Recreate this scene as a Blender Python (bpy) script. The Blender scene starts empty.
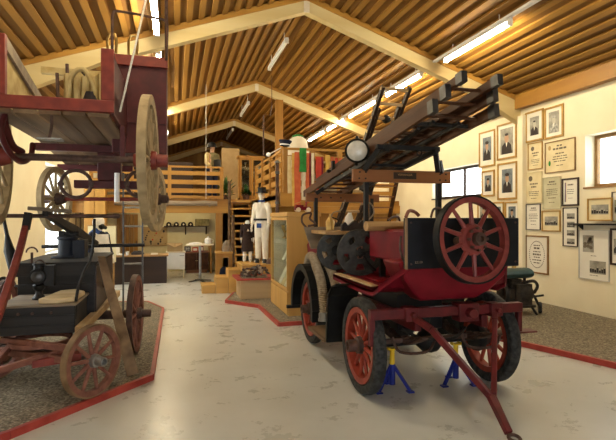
import bpy, bmesh, math, random
from mathutils import Vector, Matrix, Quaternion
R = math.radians
PI = math.pi
V = Vector
rnd = random.Random(7)
SC = bpy.context.scene
COL = SC.collection
# ---------------------------------------------------------------- camera: 1.6 m eye, turned 15.3 degrees to the right of the hall's axis
FPX, TH, EYE, HZ = 485.0, R(15.34), 1.6, 219.0
def _d(px): return FPX*math.cos(TH) - (px-308)*math.sin(TH)
def at(px, py, Y):
    d = _d(px); u = px-308
    return V((Y*(u*math.cos(TH)+FPX*math.sin(TH))/d, Y, EYE+(HZ-py)/d*Y))
def flr(px, py, z=0.0):
    Y = (z-EYE)/((HZ-py)/_d(px)); p = at(px, py, Y); p.z = z; return p
def onx(px, py, X):
    u = px-308
    return at(px, py, X*_d(px)/(u*math.cos(TH)+FPX*math.sin(TH)))
cam = bpy.data.cameras.new('camera'); co = bpy.data.objects.new('camera', cam); COL.objects.link(co)
cam.sensor_width = 36; cam.lens = FPX/616*36; cam.shift_y = -1/616; cam.clip_end = 200; cam.clip_start = .05
co.location = (0, 0, EYE); co.rotation_euler = (PI/2, 0, -TH); SC.camera = co
vs = SC.view_settings; vs.view_transform = 'Standard'; vs.look = 'None'; vs.gamma = 1; vs.use_curve_mapping = False
# ---------------------------------------------------------------- materials
def mat(name, c1, c2=None, rough=.6, metal=0, scale=6, stretch=(1, 1, 1), bump=0, spec=.3, detail=4, ramp=(.35, .65), coat=0, bscale=None):
    m = bpy.data.materials.new(name); m.use_nodes = True; nt = m.node_tree; N = nt.nodes; L = nt.links
    b = N['Principled BSDF']; b.inputs['Roughness'].default_value = rough; b.inputs['Metallic'].default_value = metal
    b.inputs['Specular IOR Level'].default_value = spec; b.inputs['Coat Weight'].default_value = coat
    c2 = c2 or tuple(x*.75 for x in c1)
    tc = N.new('ShaderNodeTexCoord'); mp = N.new('ShaderNodeMapping'); mp.inputs['Scale'].default_value = stretch
    L.new(tc.outputs['Object'], mp.inputs['Vector'])
    nz = N.new('ShaderNodeTexNoise'); nz.inputs['Scale'].default_value = scale; nz.inputs['Detail'].default_value = detail
    L.new(mp.outputs['Vector'], nz.inputs['Vector'])
    cr = N.new('ShaderNodeValToRGB'); cr.color_ramp.elements[0].position, cr.color_ramp.elements[1].position = ramp
    cr.color_ramp.elements[0].color = (*c2, 1); cr.color_ramp.elements[1].color = (*c1, 1)
    L.new(nz.outputs['Fac'], cr.inputs['Fac']); L.new(cr.outputs['Color'], b.inputs['Base Color'])
    if bump:
        bn = N.new('ShaderNodeBump'); bn.inputs['Strength'].default_value = bump; bn.inputs['Distance'].default_value = .01
        src = nz
        if bscale:
            src = N.new('ShaderNodeTexNoise'); src.inputs['Scale'].default_value = bscale; src.inputs['Detail'].default_value = 2; L.new(mp.outputs['Vector'], src.inputs['Vector'])
        L.new(src.outputs['Fac'], bn.inputs['Height']); L.new(bn.outputs['Normal'], b.inputs['Normal'])
    return m
def emit(name, c, s):
    m = bpy.data.materials.new(name); m.use_nodes = True; nt = m.node_tree
    nt.nodes.remove(nt.nodes['Principled BSDF']); e = nt.nodes.new('ShaderNodeEmission')
    e.inputs['Color'].default_value = (*c, 1); e.inputs['Strength'].default_value = s
    nt.links.new(e.outputs[0], nt.nodes['Material Output'].inputs[0]); return m
def glass(name, tint=(.97, .99, .98), refl=.08):
    m = bpy.data.materials.new(name); m.use_nodes = True; nt = m.node_tree
    nt.nodes.remove(nt.nodes['Principled BSDF']); t = nt.nodes.new('ShaderNodeBsdfTransparent'); t.inputs[0].default_value = (*tint, 1)
    g = nt.nodes.new('ShaderNodeBsdfGlossy'); g.inputs['Roughness'].default_value = .03
    x = nt.nodes.new('ShaderNodeMixShader'); x.inputs[0].default_value = refl
    nt.links.new(t.outputs[0], x.inputs[1]); nt.links.new(g.outputs[0], x.inputs[2]); nt.links.new(x.outputs[0], nt.nodes['Material Output'].inputs[0]); return m
GY, GX, GZ = (1, .06, 1), (.06, 1, 1), (1, 1, .06)
M = {
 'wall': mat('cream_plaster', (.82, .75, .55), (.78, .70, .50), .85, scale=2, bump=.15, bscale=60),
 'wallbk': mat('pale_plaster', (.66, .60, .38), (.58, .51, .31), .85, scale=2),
 'floor': None,
 'gravel': None,
 'batten': mat('batten_pine', (.31, .155, .028), (.225, .108, .017), .5, scale=5, stretch=GY),
 'board': mat('ceiling_board', (.19, .088, .016), (.13, .058, .010), .6, scale=5, stretch=GY),
 'truss': mat('truss_spruce', (.66, .54, .28), (.58, .44, .20), .5, scale=3, stretch=GX),
 'pine': mat('orange_pine', (.45, .235, .045), (.33, .16, .03), .45, scale=5, stretch=GX),
 'piney': mat('orange_pine_along', (.35, .175, .033), (.26, .12, .022), .45, scale=5, stretch=GY),
 'pinez': mat('orange_pine_upright', (.40, .205, .04), (.28, .13, .024), .45, scale=5, stretch=GZ),
 'lightpine': mat('light_pine', (.60, .36, .11), (.5, .285, .08), .4, scale=5, stretch=GZ),
 'steppine': mat('step_pine', (.58, .34, .095), (.46, .26, .065), .4, scale=5, stretch=GX),
 'palewood': mat('pale_rough_wood', (.50, .36, .2), (.38, .25, .12), .7, scale=5, stretch=GX, bump=.2),
 'oldwood2': mat('paler_floor_plank', (.26, .165, .085), (.12, .07, .035), .7, scale=7, stretch=GY, bump=.4),
 'oldwood': mat('old_floor_plank', (.18, .105, .052), (.07, .038, .018), .7, scale=7, stretch=GY, bump=.4),
 'greywood': mat('weathered_grey_wood', (.30, .235, .165), (.17, .13, .09), .75, scale=8, stretch=GX, bump=.3),
 'brownwood': mat('varnished_ladder_wood', (.08, .032, .013), (.045, .018, .008), .5, spec=.15, scale=7, stretch=GY, bump=.1),
 'brownx': mat('varnished_board_wood', (.25, .10, .034), (.17, .065, .022), .4, scale=7, stretch=GX, bump=.1),
 'dkwood': mat('dark_brown_wood', (.036, .018, .011), (.022, .011, .007), .45, scale=6, stretch=GX),
 'paleslab': mat('pale_slab', (.66, .52, .32), (.5, .37, .2), .7, scale=7, stretch=GX, bump=.2),
 'tanwood': mat('worn_tan_wood', (.48, .31, .13), (.3, .17, .07), .6, scale=7, stretch=GX, bump=.2),
 'maroon': mat('maroon_paint', (.085, .012, .012), (.055, .008, .008), .5, scale=9),
 'wred': mat('faded_red_paint', (.22, .036, .022), (.15, .024, .016), .5, scale=12),
 'red': mat('fire_engine_red', (.17, .006, .014), (.12, .0045, .010), .45, scale=6, spec=.15),
 'dkred': mat('dull_dark_red', (.115, .010, .012), (.07, .007, .008), .45, scale=9),
 'spoke': mat('orange_red_spokes', (.32, .045, .024), (.22, .03, .016), .5, scale=14),
 'spoke2': mat('brick_red_spokes', (.21, .038, .032), (.14, .024, .021), .45, scale=14),
 'pinkred': mat('worn_pink_red_wood', (.25, .105, .072), (.16, .06, .042), .65, scale=14, bump=.2),
 'kerb': mat('red_kerb_paint', (.43, .065, .045), (.31, .038, .028), .5, scale=9),
 'tyre': mat('worn_rubber', (.04, .04, .039), (.014, .014, .014), .8, scale=22, bump=.4, ramp=(.4, .6)),
 'black': mat('black_iron', (.014, .013, .013), (.008, .008, .008), .5, scale=12, spec=.25),
 'reeliron': mat('worn_black_iron', (.05, .048, .042), (.018, .017, .016), .55, scale=18, spec=.25),
 'engine': mat('oily_engine_iron', (.04, .031, .024), (.015, .012, .01), .55, scale=16, spec=.25),
 'blackgloss': mat('black_enamel', (.009, .009, .009), (.006, .006, .006), .5, scale=12, spec=.15),
 'iron': mat('rusty_iron', (.11, .06, .045), (.05, .03, .024), .6, metal=.3, scale=14),
 'steel': mat('grey_steel', (.35, .35, .34), (.24, .24, .24), .35, metal=.8, scale=10),
 'darksteel': mat('dark_steel', (.1, .1, .1), (.06, .06, .06), .4, metal=.7, scale=10),
 'navyw': mat('blue_black_painted_wood', (.026, .024, .024), (.009, .008, .008), .65, scale=9, stretch=GX, bump=.3),
 'navy': mat('navy_panel', (.009, .010, .014), (.006, .007, .009), .5, scale=7, spec=.18),
 'bluep': mat('dark_blue_iron', (.009, .012, .022), (.005, .006, .010), .6, scale=9),
 'jackblue': mat('jack_blue', (.01, .022, .24), (.008, .015, .16), .35, scale=9),
 'jackyel': mat('jack_yellow', (.75, .5, .02), (.6, .4, .02), .35, scale=9),
 'oldwheel': mat('dry_grey_tan_wood', (.38, .285, .155), (.27, .20, .105), .75, scale=12, bump=.2),
 'white': mat('white_paint', (.82, .82, .8), (.76, .76, .74), .45, scale=5),
 'offwhite': mat('off_white', (.74, .68, .54), (.68, .6, .46), .5, scale=5),
 'cloth': mat('white_cloth', (.82, .8, .76), (.7, .68, .64), .85, scale=9, bump=.2),
 'canvas': mat('yellow_canvas', (.55, .43, .2), (.4, .29, .11), .85, scale=9, bump=.4),
 'hose': mat('beige_hose', (.46, .37, .26), (.30, .235, .16), .8, scale=30),
 'brass': mat('brass', (.6, .42, .16), (.45, .3, .1), .3, metal=.9, scale=9),
 'gold': mat('gold_frame', (.46, .27, .06), (.34, .19, .04), .4, scale=9),
 'brownf': mat('brown_frame', (.3, .17, .06), (.22, .12, .04), .4, scale=9),
 'dkframe': mat('dark_frame', (.05, .03, .022), (.03, .02, .015), .35, scale=9),
 'silverf': mat('silver_frame', (.55, .54, .5), (.45, .44, .4), .35, scale=9),
 'paper': mat('white_card', (.80, .77, .68), (.76, .72, .62), .7, scale=3),
 'cert': mat('cream_certificate', (.74, .65, .42), (.66, .56, .33), .7, scale=5),
 'certg': mat('greenish_certificate', (.56, .53, .36), (.47, .44, .29), .7, scale=5),
 'ink': mat('faded_ink', (.16, .13, .09), (.1, .08, .06), .7),
 'gold_ink': mat('ornament_ink', (.45, .30, .12), (.35, .22, .08), .7),
 'photo': mat('black_white_photo', (.5, .49, .45), (.12, .12, .11), .4, scale=22),
 'photobg': mat('studio_backdrop', (.22, .26, .28), (.1, .12, .14), .4, scale=9),
 'photobw': mat('grey_backdrop', (.38, .36, .3), (.2, .19, .16), .4, scale=9),
 'uniform': mat('dark_uniform', (.035, .025, .022), (.02, .015, .014), .7, scale=20),
 'skin': mat('photo_skin', (.5, .3, .19), (.42, .24, .15), .6),
 'skinbw': mat('photo_grey_skin', (.5, .47, .4), (.4, .37, .3), .6),
 'manneq': mat('mannequin_white', (.80, .77, .70), (.75, .71, .62), .5),
 'suit': mat('white_uniform_cloth', (.84, .80, .70), (.76, .71, .60), .85, scale=12, bump=.2),
 'navycloth': mat('navy_cloth', (.012, .016, .04), (.008, .01, .025), .9, scale=20),
 'bluecloth': mat('blue_cloth', (.05, .11, .36), (.03, .07, .24), .85, scale=12),
 'brown_cloth': mat('dark_brown_tunic', (.035, .018, .014), (.022, .012, .01), .85, scale=20),
 'olive': mat('olive_jacket', (.24, .2, .09), (.13, .11, .05), .85, scale=14),
 'green': mat('green_cloth', (.03, .25, .05), (.02, .16, .03), .85, scale=8),
 'leaf': mat('dark_leaf', (.03, .1, .02), (.015, .05, .01), .5, scale=20),
 'bred': mat('banner_red', (.52, .06, .035), (.42, .04, .025), .75, scale=8),
 'borange': mat('banner_orange_red', (.55, .13, .05), (.45, .09, .035), .75, scale=8),
 'bcream': mat('banner_cream', (.72, .6, .34), (.6, .47, .24), .75, scale=8),
 'bwhite': mat('banner_white', (.76, .7, .55), (.66, .59, .43), .75, scale=8),
 'byellow': mat('banner_yellow', (.66, .43, .1), (.55, .34, .07), .75, scale=8),
 'bmaroon': mat('banner_maroon', (.24, .03, .06), (.18, .02, .04), .75, scale=8),
 'card': mat('cardboard', (.45, .32, .16), (.38, .26, .12), .8, scale=4),
 'lens': mat('frosted_lens', (.62, .60, .53), (.45, .43, .37), .22, scale=12, coat=.5),
 'ltube': emit('fluorescent_glow', (1.0, .86, .58), 72),
 'ltube2': emit('dim_fluorescent_glow', (1.0, .80, .42), 22),
 'tubeoff': mat('unlit_tube', (.8, .8, .76), (.75, .75, .7), .3),
 'tank': mat('blue_green_tank', (.03, .065, .062), (.018, .04, .038), .4, scale=9),
 'glass': glass('window_glass', refl=.05),
 'cabglass': glass('cabinet_glass', (.93, .96, .94), .1),
 'rope': mat('white_rope', (.7, .68, .6), (.55, .52, .45), .8, scale=60),
}
def floor_mat():
    m = mat('polished_screed', (.60, .615, .60), (.50, .51, .49), .3, scale=.9, spec=.5, detail=6, coat=.0)
    nt = m.node_tree; N = nt.nodes; L = nt.links; b = N['Principled BSDF']
    cr = [n for n in N if n.type == 'VALTORGB'][0]
    tc = [n for n in N if n.type == 'TEX_COORD'][0]
    n2 = N.new('ShaderNodeTexNoise'); n2.inputs['Scale'].default_value = 2.2; n2.inputs['Detail'].default_value = 8; n2.inputs['Roughness'].default_value = .7
    L.new(tc.outputs['Object'], n2.inputs['Vector'])
    r2 = N.new('ShaderNodeValToRGB'); r2.color_ramp.elements[0].position = .25; r2.color_ramp.elements[1].position = .6
    r2.color_ramp.elements[0].color = (.72, .69, .62, 1); r2.color_ramp.elements[1].color = (1, 1, 1, 1)
    L.new(n2.outputs['Fac'], r2.inputs['Fac'])
    mx = N.new('ShaderNodeMix'); mx.data_type = 'RGBA'; mx.blend_type = 'MULTIPLY'; mx.inputs[0].default_value = .22
    L.new(cr.outputs['Color'], mx.inputs[6]); L.new(r2.outputs['Color'], mx.inputs[7]); L.new(mx.outputs[2], b.inputs['Base Color'])
    rr = N.new('ShaderNodeMapRange'); rr.inputs[3].default_value = .17; rr.inputs[4].default_value = .42
    L.new(n2.outputs['Fac'], rr.inputs[0]); L.new(rr.outputs[0], b.inputs['Roughness'])
    return m
def gravel_mat():
    m = mat('pea_gravel', (.30, .26, .19), (.12, .10, .07), .9, scale=42, detail=2, ramp=(.3, .7))
    nt = m.node_tree; N = nt.nodes; L = nt.links; b = N['Principled BSDF']
    tc = [n for n in N if n.type == 'TEX_COORD'][0]; cr = [n for n in N if n.type == 'VALTORGB'][0]
    vo = N.new('ShaderNodeTexVoronoi'); vo.inputs['Scale'].default_value = 55; L.new(tc.outputs['Object'], vo.inputs['Vector'])
    hs = N.new('ShaderNodeMix'); hs.data_type = 'RGBA'; hs.blend_type = 'OVERLAY'; hs.inputs[0].default_value = .55
    bw = N.new('ShaderNodeRGBToBW'); L.new(vo.outputs['Color'], bw.inputs[0])
    L.new(cr.outputs['Color'], hs.inputs[6]); L.new(bw.outputs[0], hs.inputs[7]); L.new(hs.outputs[2], b.inputs['Base Color'])
    bn = N.new('ShaderNodeBump'); bn.inputs['Strength'].default_value = .9; bn.inputs['Distance'].default_value = .012; bn.invert = True
    L.new(vo.outputs['Distance'], bn.inputs['Height']); L.new(bn.outputs['Normal'], b.inputs['Normal'])
    return m
M['floor'] = floor_mat(); M['gravel'] = gravel_mat()
# ---------------------------------------------------------------- mesh builder (all coordinates in the room's metres)
def frame_of(d, up=V((0, 0, 1))):
    d = d.normalized()
    if abs(d.dot(up)) > .98: up = V((0, 1, 0)) if abs(d.y) < .9 else V((1, 0, 0))
    s = d.cross(up).normalized(); return s, s.cross(d).normalized()
class MB:
    def __init__(self): self.v = []; self.f = []; self.m = []; self.mi = 0
    def add(self, vs_, fs):
        o = len(self.v); self.v += [V(p) for p in vs_]; self.f += [tuple(i+o for i in f) for f in fs]; self.m += [self.mi]*len(fs); return self
    def box(self, lo, hi):
        x0, y0, z0 = lo; x1, y1, z1 = hi
        return self.add([(x0,y0,z0),(x1,y0,z0),(x1,y1,z0),(x0,y1,z0),(x0,y0,z1),(x1,y0,z1),(x1,y1,z1),(x0,y1,z1)],
                        [(0,3,2,1),(4,5,6,7),(0,1,5,4),(1,2,6,5),(2,3,7,6),(3,0,4,7)])
    def beam(self, a, b, w, h, up=V((0, 0, 1)), w2=None, h2=None):
        a, b = V(a), V(b); s, u = frame_of(b-a, V(up)); w2 = w2 or w; h2 = h2 or h; vs_ = []
        for p, ww, hh in ((a, w, h), (b, w2, h2)):
            for i, j in ((-1,-1),(1,-1),(1,1),(-1,1)): vs_.append(p+s*(i*ww/2)+u*(j*hh/2))
        return self.add(vs_, [(0,1,2,3),(7,6,5,4),(0,4,5,1),(1,5,6,2),(2,6,7,3),(3,7,4,0)])
    def tube(self, pts, r, n=8, closed=False):
        pts = [V(p) for p in pts]; k = len(pts); rs = r if isinstance(r, (list, tuple)) else [r]*k
        s = None; vs_ = []
        for i, p in enumerate(pts):
            d = (pts[(i+1) % k]-pts[i-1]) if closed else (pts[min(i+1, k-1)]-pts[max(i-1, 0)])
            d = d.normalized() if d.length > 1e-9 else V((0, 0, 1))
            if s is None: s, _ = frame_of(d)
            s = (s-d*s.dot(d)); s = s.normalized() if s.length > 1e-6 else frame_of(d)[0]
            u = d.cross(s)
            for j in range(n):
                a = 2*PI*j/n; vs_.append(p+(s*math.cos(a)+u*math.sin(a))*rs[i])
        fs = []
        for i in range(k if closed else k-1):
            for j in range(n):
                a, b = i*n+j, i*n+(j+1) % n; c, d_ = ((i+1) % k)*n+(j+1) % n, ((i+1) % k)*n+j; fs.append((a, b, c, d_))
        if not closed: fs += [tuple(reversed(range(n))), tuple(range((k-1)*n, k*n))]
        return self.add(vs_, fs)
    def cyl(self, a, b, r, r2=None, n=14): return self.tube([a, b], [r, r if r2 is None else r2], n)
    def lathe(self, prof, c, axis=(0, 0, 1), n=24, closed=False):
        c, ax = V(c), V(axis).normalized(); s, u = frame_of(ax); k = len(prof); vs_ = []
        for r, h in prof:
            for j in range(n):
                a = 2*PI*j/n; vs_.append(c+ax*h+(s*math.cos(a)+u*math.sin(a))*max(r, 1e-4))
        fs = []
        for i in range(k if closed else k-1):
            for j in range(n):
                i2 = (i+1) % k; fs.append((i*n+j, i*n+(j+1) % n, i2*n+(j+1) % n, i2*n+j))
        if not closed: fs += [tuple(reversed(range(n))), tuple(range((k-1)*n, k*n))]
        return self.add(vs_, fs)
    def prism(self, pts, ex):
        pts = [V(p) for p in pts]; n = len(pts); ex = V(ex)
        return self.add(pts+[p+ex for p in pts], [tuple(reversed(range(n))), tuple(range(n, 2*n))]+[(i, (i+1) % n, n+(i+1) % n, n+i) for i in range(n)])
    def rings(self, rings, cap=True):
        n = len(rings[0]); k = len(rings); fs = [(i*n+j, i*n+(j+1) % n, (i+1)*n+(j+1) % n, (i+1)*n+j) for i in range(k-1) for j in range(n)]
        if cap: fs += [tuple(reversed(range(n))), tuple(range((k-1)*n, k*n))]
        return self.add([p for r in rings for p in r], fs)
    def loft(self, secs, n=16, jit=0):           # secs: (center, rx, ry) ellipses stacked in z
        return self.rings([[V(c)+V((rx*math.cos(2*PI*j/n)*(1+rnd.uniform(-jit, jit)), ry*math.sin(2*PI*j/n)*(1+rnd.uniform(-jit, jit)), 0)) for j in range(n)] for c, rx, ry in secs])
    def blob(self, c, r, jit=.12, n=10, k=7, seed=None):
        g = random.Random(seed) if seed is not None else rnd; c = V(c); rows = []
        for i in range(k):
            t = PI*(i+.35)/(k-.3); rows.append([c+V((r[0]*math.sin(t)*math.cos(2*PI*j/n), r[1]*math.sin(t)*math.sin(2*PI*j/n), -r[2]*math.cos(t)))*1+V((g.uniform(-jit, jit)*r[0], g.uniform(-jit, jit)*r[1], g.uniform(-jit, jit)*r[2])) for j in range(n)])
        return self.rings(rows)
    def sheet(self, rows, th):                   # a grid of points thickened along its normal
        k, n = len(rows), len(rows[0]); d = (V(rows[0][1])-V(rows[0][0])).cross(V(rows[1][0])-V(rows[0][0])).normalized()*th
        f = [V(p) for r in rows for p in r]; o = len(f); fs = []
        for i in range(k-1):
            for j in range(n-1):
                a, b, c, e = i*n+j, i*n+j+1, (i+1)*n+j+1, (i+1)*n+j; fs += [(a, b, c, e), (o+e, o+c, o+b, o+a)]
        for i in range(k-1): fs += [(i*n, (i+1)*n, o+(i+1)*n, o+i*n), (o+i*n+n-1, o+(i+1)*n+n-1, (i+1)*n+n-1, i*n+n-1)]
        for j in range(n-1): fs += [(o+j, o+j+1, j+1, j), ((k-1)*n+j, (k-1)*n+j+1, o+(k-1)*n+j+1, o+(k-1)*n+j)]
        return self.add(f+[p+d for p in f], fs)
    def build(self, name, m, parent=None, loc=None, bevel=0, smooth=True):
        wl = V(loc) if loc is not None else (ORG[parent.name] if parent is not None else V((0, 0, 0)))
        me = bpy.data.meshes.new(name); me.from_pydata([p-wl for p in self.v], [], self.f)
        for x in (m if isinstance(m, (list, tuple)) else [m]): me.materials.append(M[x])
        bm = bmesh.new(); bm.from_mesh(me); bmesh.ops.recalc_face_normals(bm, faces=bm.faces); bm.to_mesh(me); bm.free()
        me.polygons.foreach_set('material_index', self.m)
        if smooth:
            me.polygons.foreach_set('use_smooth', [True]*len(me.polygons)); me.set_sharp_from_angle(angle=R(38))
        me.update(); o = bpy.data.objects.new(name, me); COL.objects.link(o); ORG[o.name] = wl.copy()
        if parent is not None: o.parent = parent; o.location = wl-ORG[parent.name]
        else: o.location = wl
        if bevel:
            b = o.modifiers.new('bevel', 'BEVEL'); b.width = bevel; b.segments = 2; b.limit_method = 'ANGLE'; b.angle_limit = R(50)
        return o
ORG = {}
def tag(o, label, cat, group=None, kind=None):
    o['label'] = label; o['category'] = cat
    if group: o['group'] = group
    if kind: o['kind'] = kind
    return o
def thing(name, label, cat, loc, group=None):
    o = bpy.data.objects.new(name, None); COL.objects.link(o); o.location = V(loc); o.empty_display_size = .1; ORG[o.name] = V(loc); return tag(o, label, cat, group)
def struct(mb, name, m, parent=None, bevel=0, label=None):
    o = mb.build(name, m, parent, bevel=bevel)
    if parent is None: o['kind'] = 'structure'
    if label: o['label'] = label
    return o
def dup(root, dloc, label=None):
    r = root.copy(); COL.objects.link(r); r.location = root.location+V(dloc); ORG[r.name] = ORG[root.name]+V(dloc)
    if label: r['label'] = label
    for ch in [c for c in bpy.data.objects if c.parent is root]:
        c = ch.copy(); COL.objects.link(c); c.parent = r
        for g in [q for q in bpy.data.objects if q.parent is ch]:
            d = g.copy(); COL.objects.link(d); d.parent = c
    return r
def arc(c, r, a0, a1, n, ex, ey):
    c, ex, ey = V(c), V(ex), V(ey); return [c+ex*(r*math.cos(R(a0+(a1-a0)*i/n)))+ey*(r*math.sin(R(a0+(a1-a0)*i/n))) for i in range(n+1)]
def smoothpath(pts, n):
    pts = [V(p) for p in pts]; out = []; k = len(pts)
    for i in range(k-1):
        p0, p1, p2, p3 = pts[max(i-1, 0)], pts[i], pts[i+1], pts[min(i+2, k-1)]
        for j in range(n):
            t = j/n; out.append(.5*((2*p1)+(p2-p0)*t+(2*p0-5*p1+4*p2-p3)*t*t+(3*p1-p0-3*p2+p3)*t**3))
    return out+[pts[-1]]
def wheel(parent, c, axis, r, width, felloe, nsp, wood, tyre=None, tyre_t=.012, hub=None, hub_r=.07, hub_l=.13, sp=.03, hubmat=None, phase=0, out=1, capr=None):
    """felloe ring (the part) with tyre, hub and each spoke as its sub-parts"""
    c, ax = V(c), V(axis).normalized(); s, u = frame_of(ax); w = width/2
    ro = r-(tyre_t if tyre else 0); ri = ro-felloe
    m = MB(); m.lathe([(ri, -w*.85), (ro, -w*.95), (ro, w*.95), (ri, w*.85)], c, ax, 40, True); p = m.build('wheel', wood, parent)
    if tyre:
        t = MB()
        if tyre_t > .03:
            sg = lambda x: math.copysign(abs(x)**.6, x)
            t.lathe([(ro+tyre_t*.5*(1+sg(math.cos(2*PI*i/12))), w*1.12*sg(math.sin(2*PI*i/12))) for i in range(12)], c, ax, 48, True)
        else: t.lathe([(ro, -w), (r, -w), (r, w), (ro, w)], c, ax, 48, True)
        t.build('tyre', tyre, p)
    h = MB(); L = hub_l; h.lathe([(hub_r*.7, -L*.8), (hub_r, -L*.4), (hub_r*1.15, 0), (hub_r, L*.4), (hub_r*.75, L*.45), (hub_r*.72, L), (hub_r*.5, L), (hub_r*.45, L*.7), (.004, L*.7)] if out > 0 else
            [(hub_r*.7, L*.8), (hub_r, L*.4), (hub_r*1.15, 0), (hub_r, -L*.4), (hub_r*.75, -L*.45), (hub_r*.72, -L), (hub_r*.5, -L), (hub_r*.45, -L*.7), (.004, -L*.7)], c, ax, 20)
    h.build('hub', hubmat or wood, p)
    for i in range(nsp):
        a = 2*PI*(i+phase)/nsp; d = s*math.cos(a)+u*math.sin(a); q = MB()
        q.tube([c+d*hub_r*.8, c+d*(hub_r+(ri-hub_r)*.35), c+d*(ri+.01)], [sp*.62, sp*.5, sp*.42], 8); q.build('spoke', wood, p)
    return p
# ================================================================ THE SETTING
XL, XR, XC, YF, YB = -2.5, 6.54, 2.19, -3.2, 25.0
SL = .343
def ceil(x): return 5.48-SL*abs(x-XC)
m = MB(); m.box((XL-.3, YF-.3, -.2), (XR+.3, YB+.3, 0)); struct(m, 'floor', 'floor')
# ceiling: sloping boards with battens running the length of the hall
m = MB()
for sgn, xe in ((-1, XL-.3), (1, XR+.3)):
    ze = ceil(xe)
    m.mi = 0
    m.prism([(XC, YF-.3, 5.48), (xe, YF-.3, ze), (xe, YF-.3, ze+.2), (XC, YF-.3, 5.68)], (0, YB-YF+.6, 0))
    m.mi = 1; k = 0; x = XC+sgn*.07
    n = V((sgn*SL, 0, 1)).normalized(); t = V((sgn, 0, -SL)).normalized()
    while abs(x-XC) < abs(xe-XC)-.35:
        c = V((x, 0, ceil(x)-.018))
        p = [c+t*.043-n*.02, c+t*.043+n*.03, c-t*.043+n*.03, c-t*.043-n*.02]
        m.prism([q+V((0, YF, 0)) for q in p], (0, YB-YF, 0)); x += sgn*.19; k += 1
struct(m, 'ceiling', ['board', 'batten'])
# walls with their window openings
def side_wall(name, x0, x1, holes, top):
    m = MB(); y = YF-.3
    for ya, yb, za, zb in sorted(holes):
        m.box((x0, y, 0), (x1, ya, top)); m.box((x0, ya, 0), (x1, yb, za)); m.box((x0, ya, zb), (x1, yb, top)); y = yb
    m.box((x0, y, 0), (x1, YB+.3, top)); struct(m, name, 'wall')
WR = [(4.75, 6.52, 2.12, 2.98), (9.35, 11.45, 2.12, 2.86)]
WL = [(4.9, 7.2, .86, 2.75), (10.75, 13.0, .86, 2.75)]
side_wall('wall_right', XR, XR+.3, WR, 4.0); side_wall('wall_left', XL-.3, XL, WL, 4.0)
def gable(name, y0, y1, m_, hole=None):
    m = MB()
    if hole:
        xa, xb, zh = hole
        pts = [(XL-.3, y0, 0), (xa, y0, 0), (xa, y0, zh), (xb, y0, zh), (xb, y0, 0), (XR+.3, y0, 0), (XR+.3, y0, ceil(XR+.3)), (XC, y0, 5.48), (XL-.3, y0, ceil(XL-.3))]
        for q in ([(XL-.3, 0), (xa, 0), (xa, zh), (XL-.3, zh)], [(xb, 0), (XR+.3, 0), (XR+.3, zh), (xb, zh)], [(XL-.3, zh), (XR+.3, zh), (XR+.3, ceil(XR+.3)), (XC, 5.48), (XL-.3, ceil(XL-.3))]):
            m.prism([(x, y0, z) for x, z in q], (0, y1-y0, 0))
    else: m.prism([(XL-.3, y0, 0), (XR+.3, y0, 0), (XR+.3, y0, ceil(XR+.3)), (XC, y0, 5.48), (XL-.3, y0, ceil(XL-.3))], (0, y1-y0, 0))
    struct(m, name, m_)
gable('wall_front', YF-.3, YF, 'wall', (-1.4, 2.4, 2.6)); gable('wall_back', YB, YB+.3, 'pinez')
def window(n, x, side, ya, yb, za, zb, muls, fm='brownf', fw=.06):
    xo = x+side*.22; f = MB()
    f.box((xo-.03, ya, za), (xo+.03, yb, za+fw)); f.box((xo-.03, ya, zb-fw), (xo+.03, yb, zb))
    f.box((xo-.03, ya, za+fw), (xo+.03, ya+fw, zb-fw)); f.box((xo-.03, yb-fw, za+fw), (xo+.03, yb, zb-fw))
    for k in muls: f.box((xo-.025, k-.025, za+fw), (xo+.025, k+.025, zb-fw))
    w = struct(f, 'window_%d' % n, fm)
    g = MB(); g.box((xo-.004, ya+fw, za+fw), (xo+.004, yb-fw, zb-fw)); g.build('pane', 'glass', w)
    s = MB(); a, b = sorted((x-side*.015, xo)); s.box((a, ya-.03, za-.025), (b, yb+.03, za+.004)); s.build('sill', fm, w)
window(1, XR, 1, *WR[0], [5.6]); window(2, XR, 1, *WR[1], [10.3], 'dkframe'); window(3, XL, -1, *WL[0], [6.05], 'white'); window(4, XL, -1, *WL[1], [11.8], 'white')
# exposed roof frames
def truss(n, Y):
    m = MB(); w = .16
    for s in (-1, 1):
        xe = XC+s*(4.35 if s > 0 else 4.69)
        zt = lambda x: ceil(x)-.11
        xs = [XC, XC+s*3.3, xe]; dp = [.19, .22, .40]
        top = [(x, zt(x)) for x in xs]; bot = [(x, zt(x)-d) for x, d in zip(xs, dp)]
        m.mi = 0; m.prism([(x, Y-w/2, z) for x, z in top+bot[::-1]], (0, w, 0))
        m.mi = 1; m.prism([(XC, Y-.1, zt(XC)+.1), (xe, Y-.1, zt(xe)+.1), (xe, Y-.1, zt(xe)), (XC, Y-.1, zt(XC))], (0, .2, 0))
    struct(m, 'trim_%d' % n, ['truss', 'pine'])
    p = MB(); p.box((XC-.05, Y-w/2-.012, zt(XC)-.21), (XC+.05, Y-w/2, zt(XC)-.02))
    for dx in (-.03, .03):
        for dz in (-.06, -.16): p.cyl((XC+dx, Y-w/2-.03, zt(XC)+dz), (XC+dx, Y-w/2-.01, zt(XC)+dz), .012, n=8)
    p.build('ridge_plate', 'offwhite', bpy.data.objects['trim_%d' % n])
for i, Y in enumerate((2.85, 8.15, 13.45, 18.75, 24.0)): truss(i+1, Y)
m = MB(); m.box((XR-.14, YF, 3.74), (XR, YB, 4.06)); struct(m, 'trim_6', 'piney')
m = MB(); m.box((XL, YF, 3.62), (XL+.10, YB, 3.8)); struct(m, 'trim_7', 'piney')
m = MB(); m.box((XR-.10, 7.90, 0), (XR, 8.04, 3.6)); struct(m, 'trim_8', 'wall')
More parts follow.
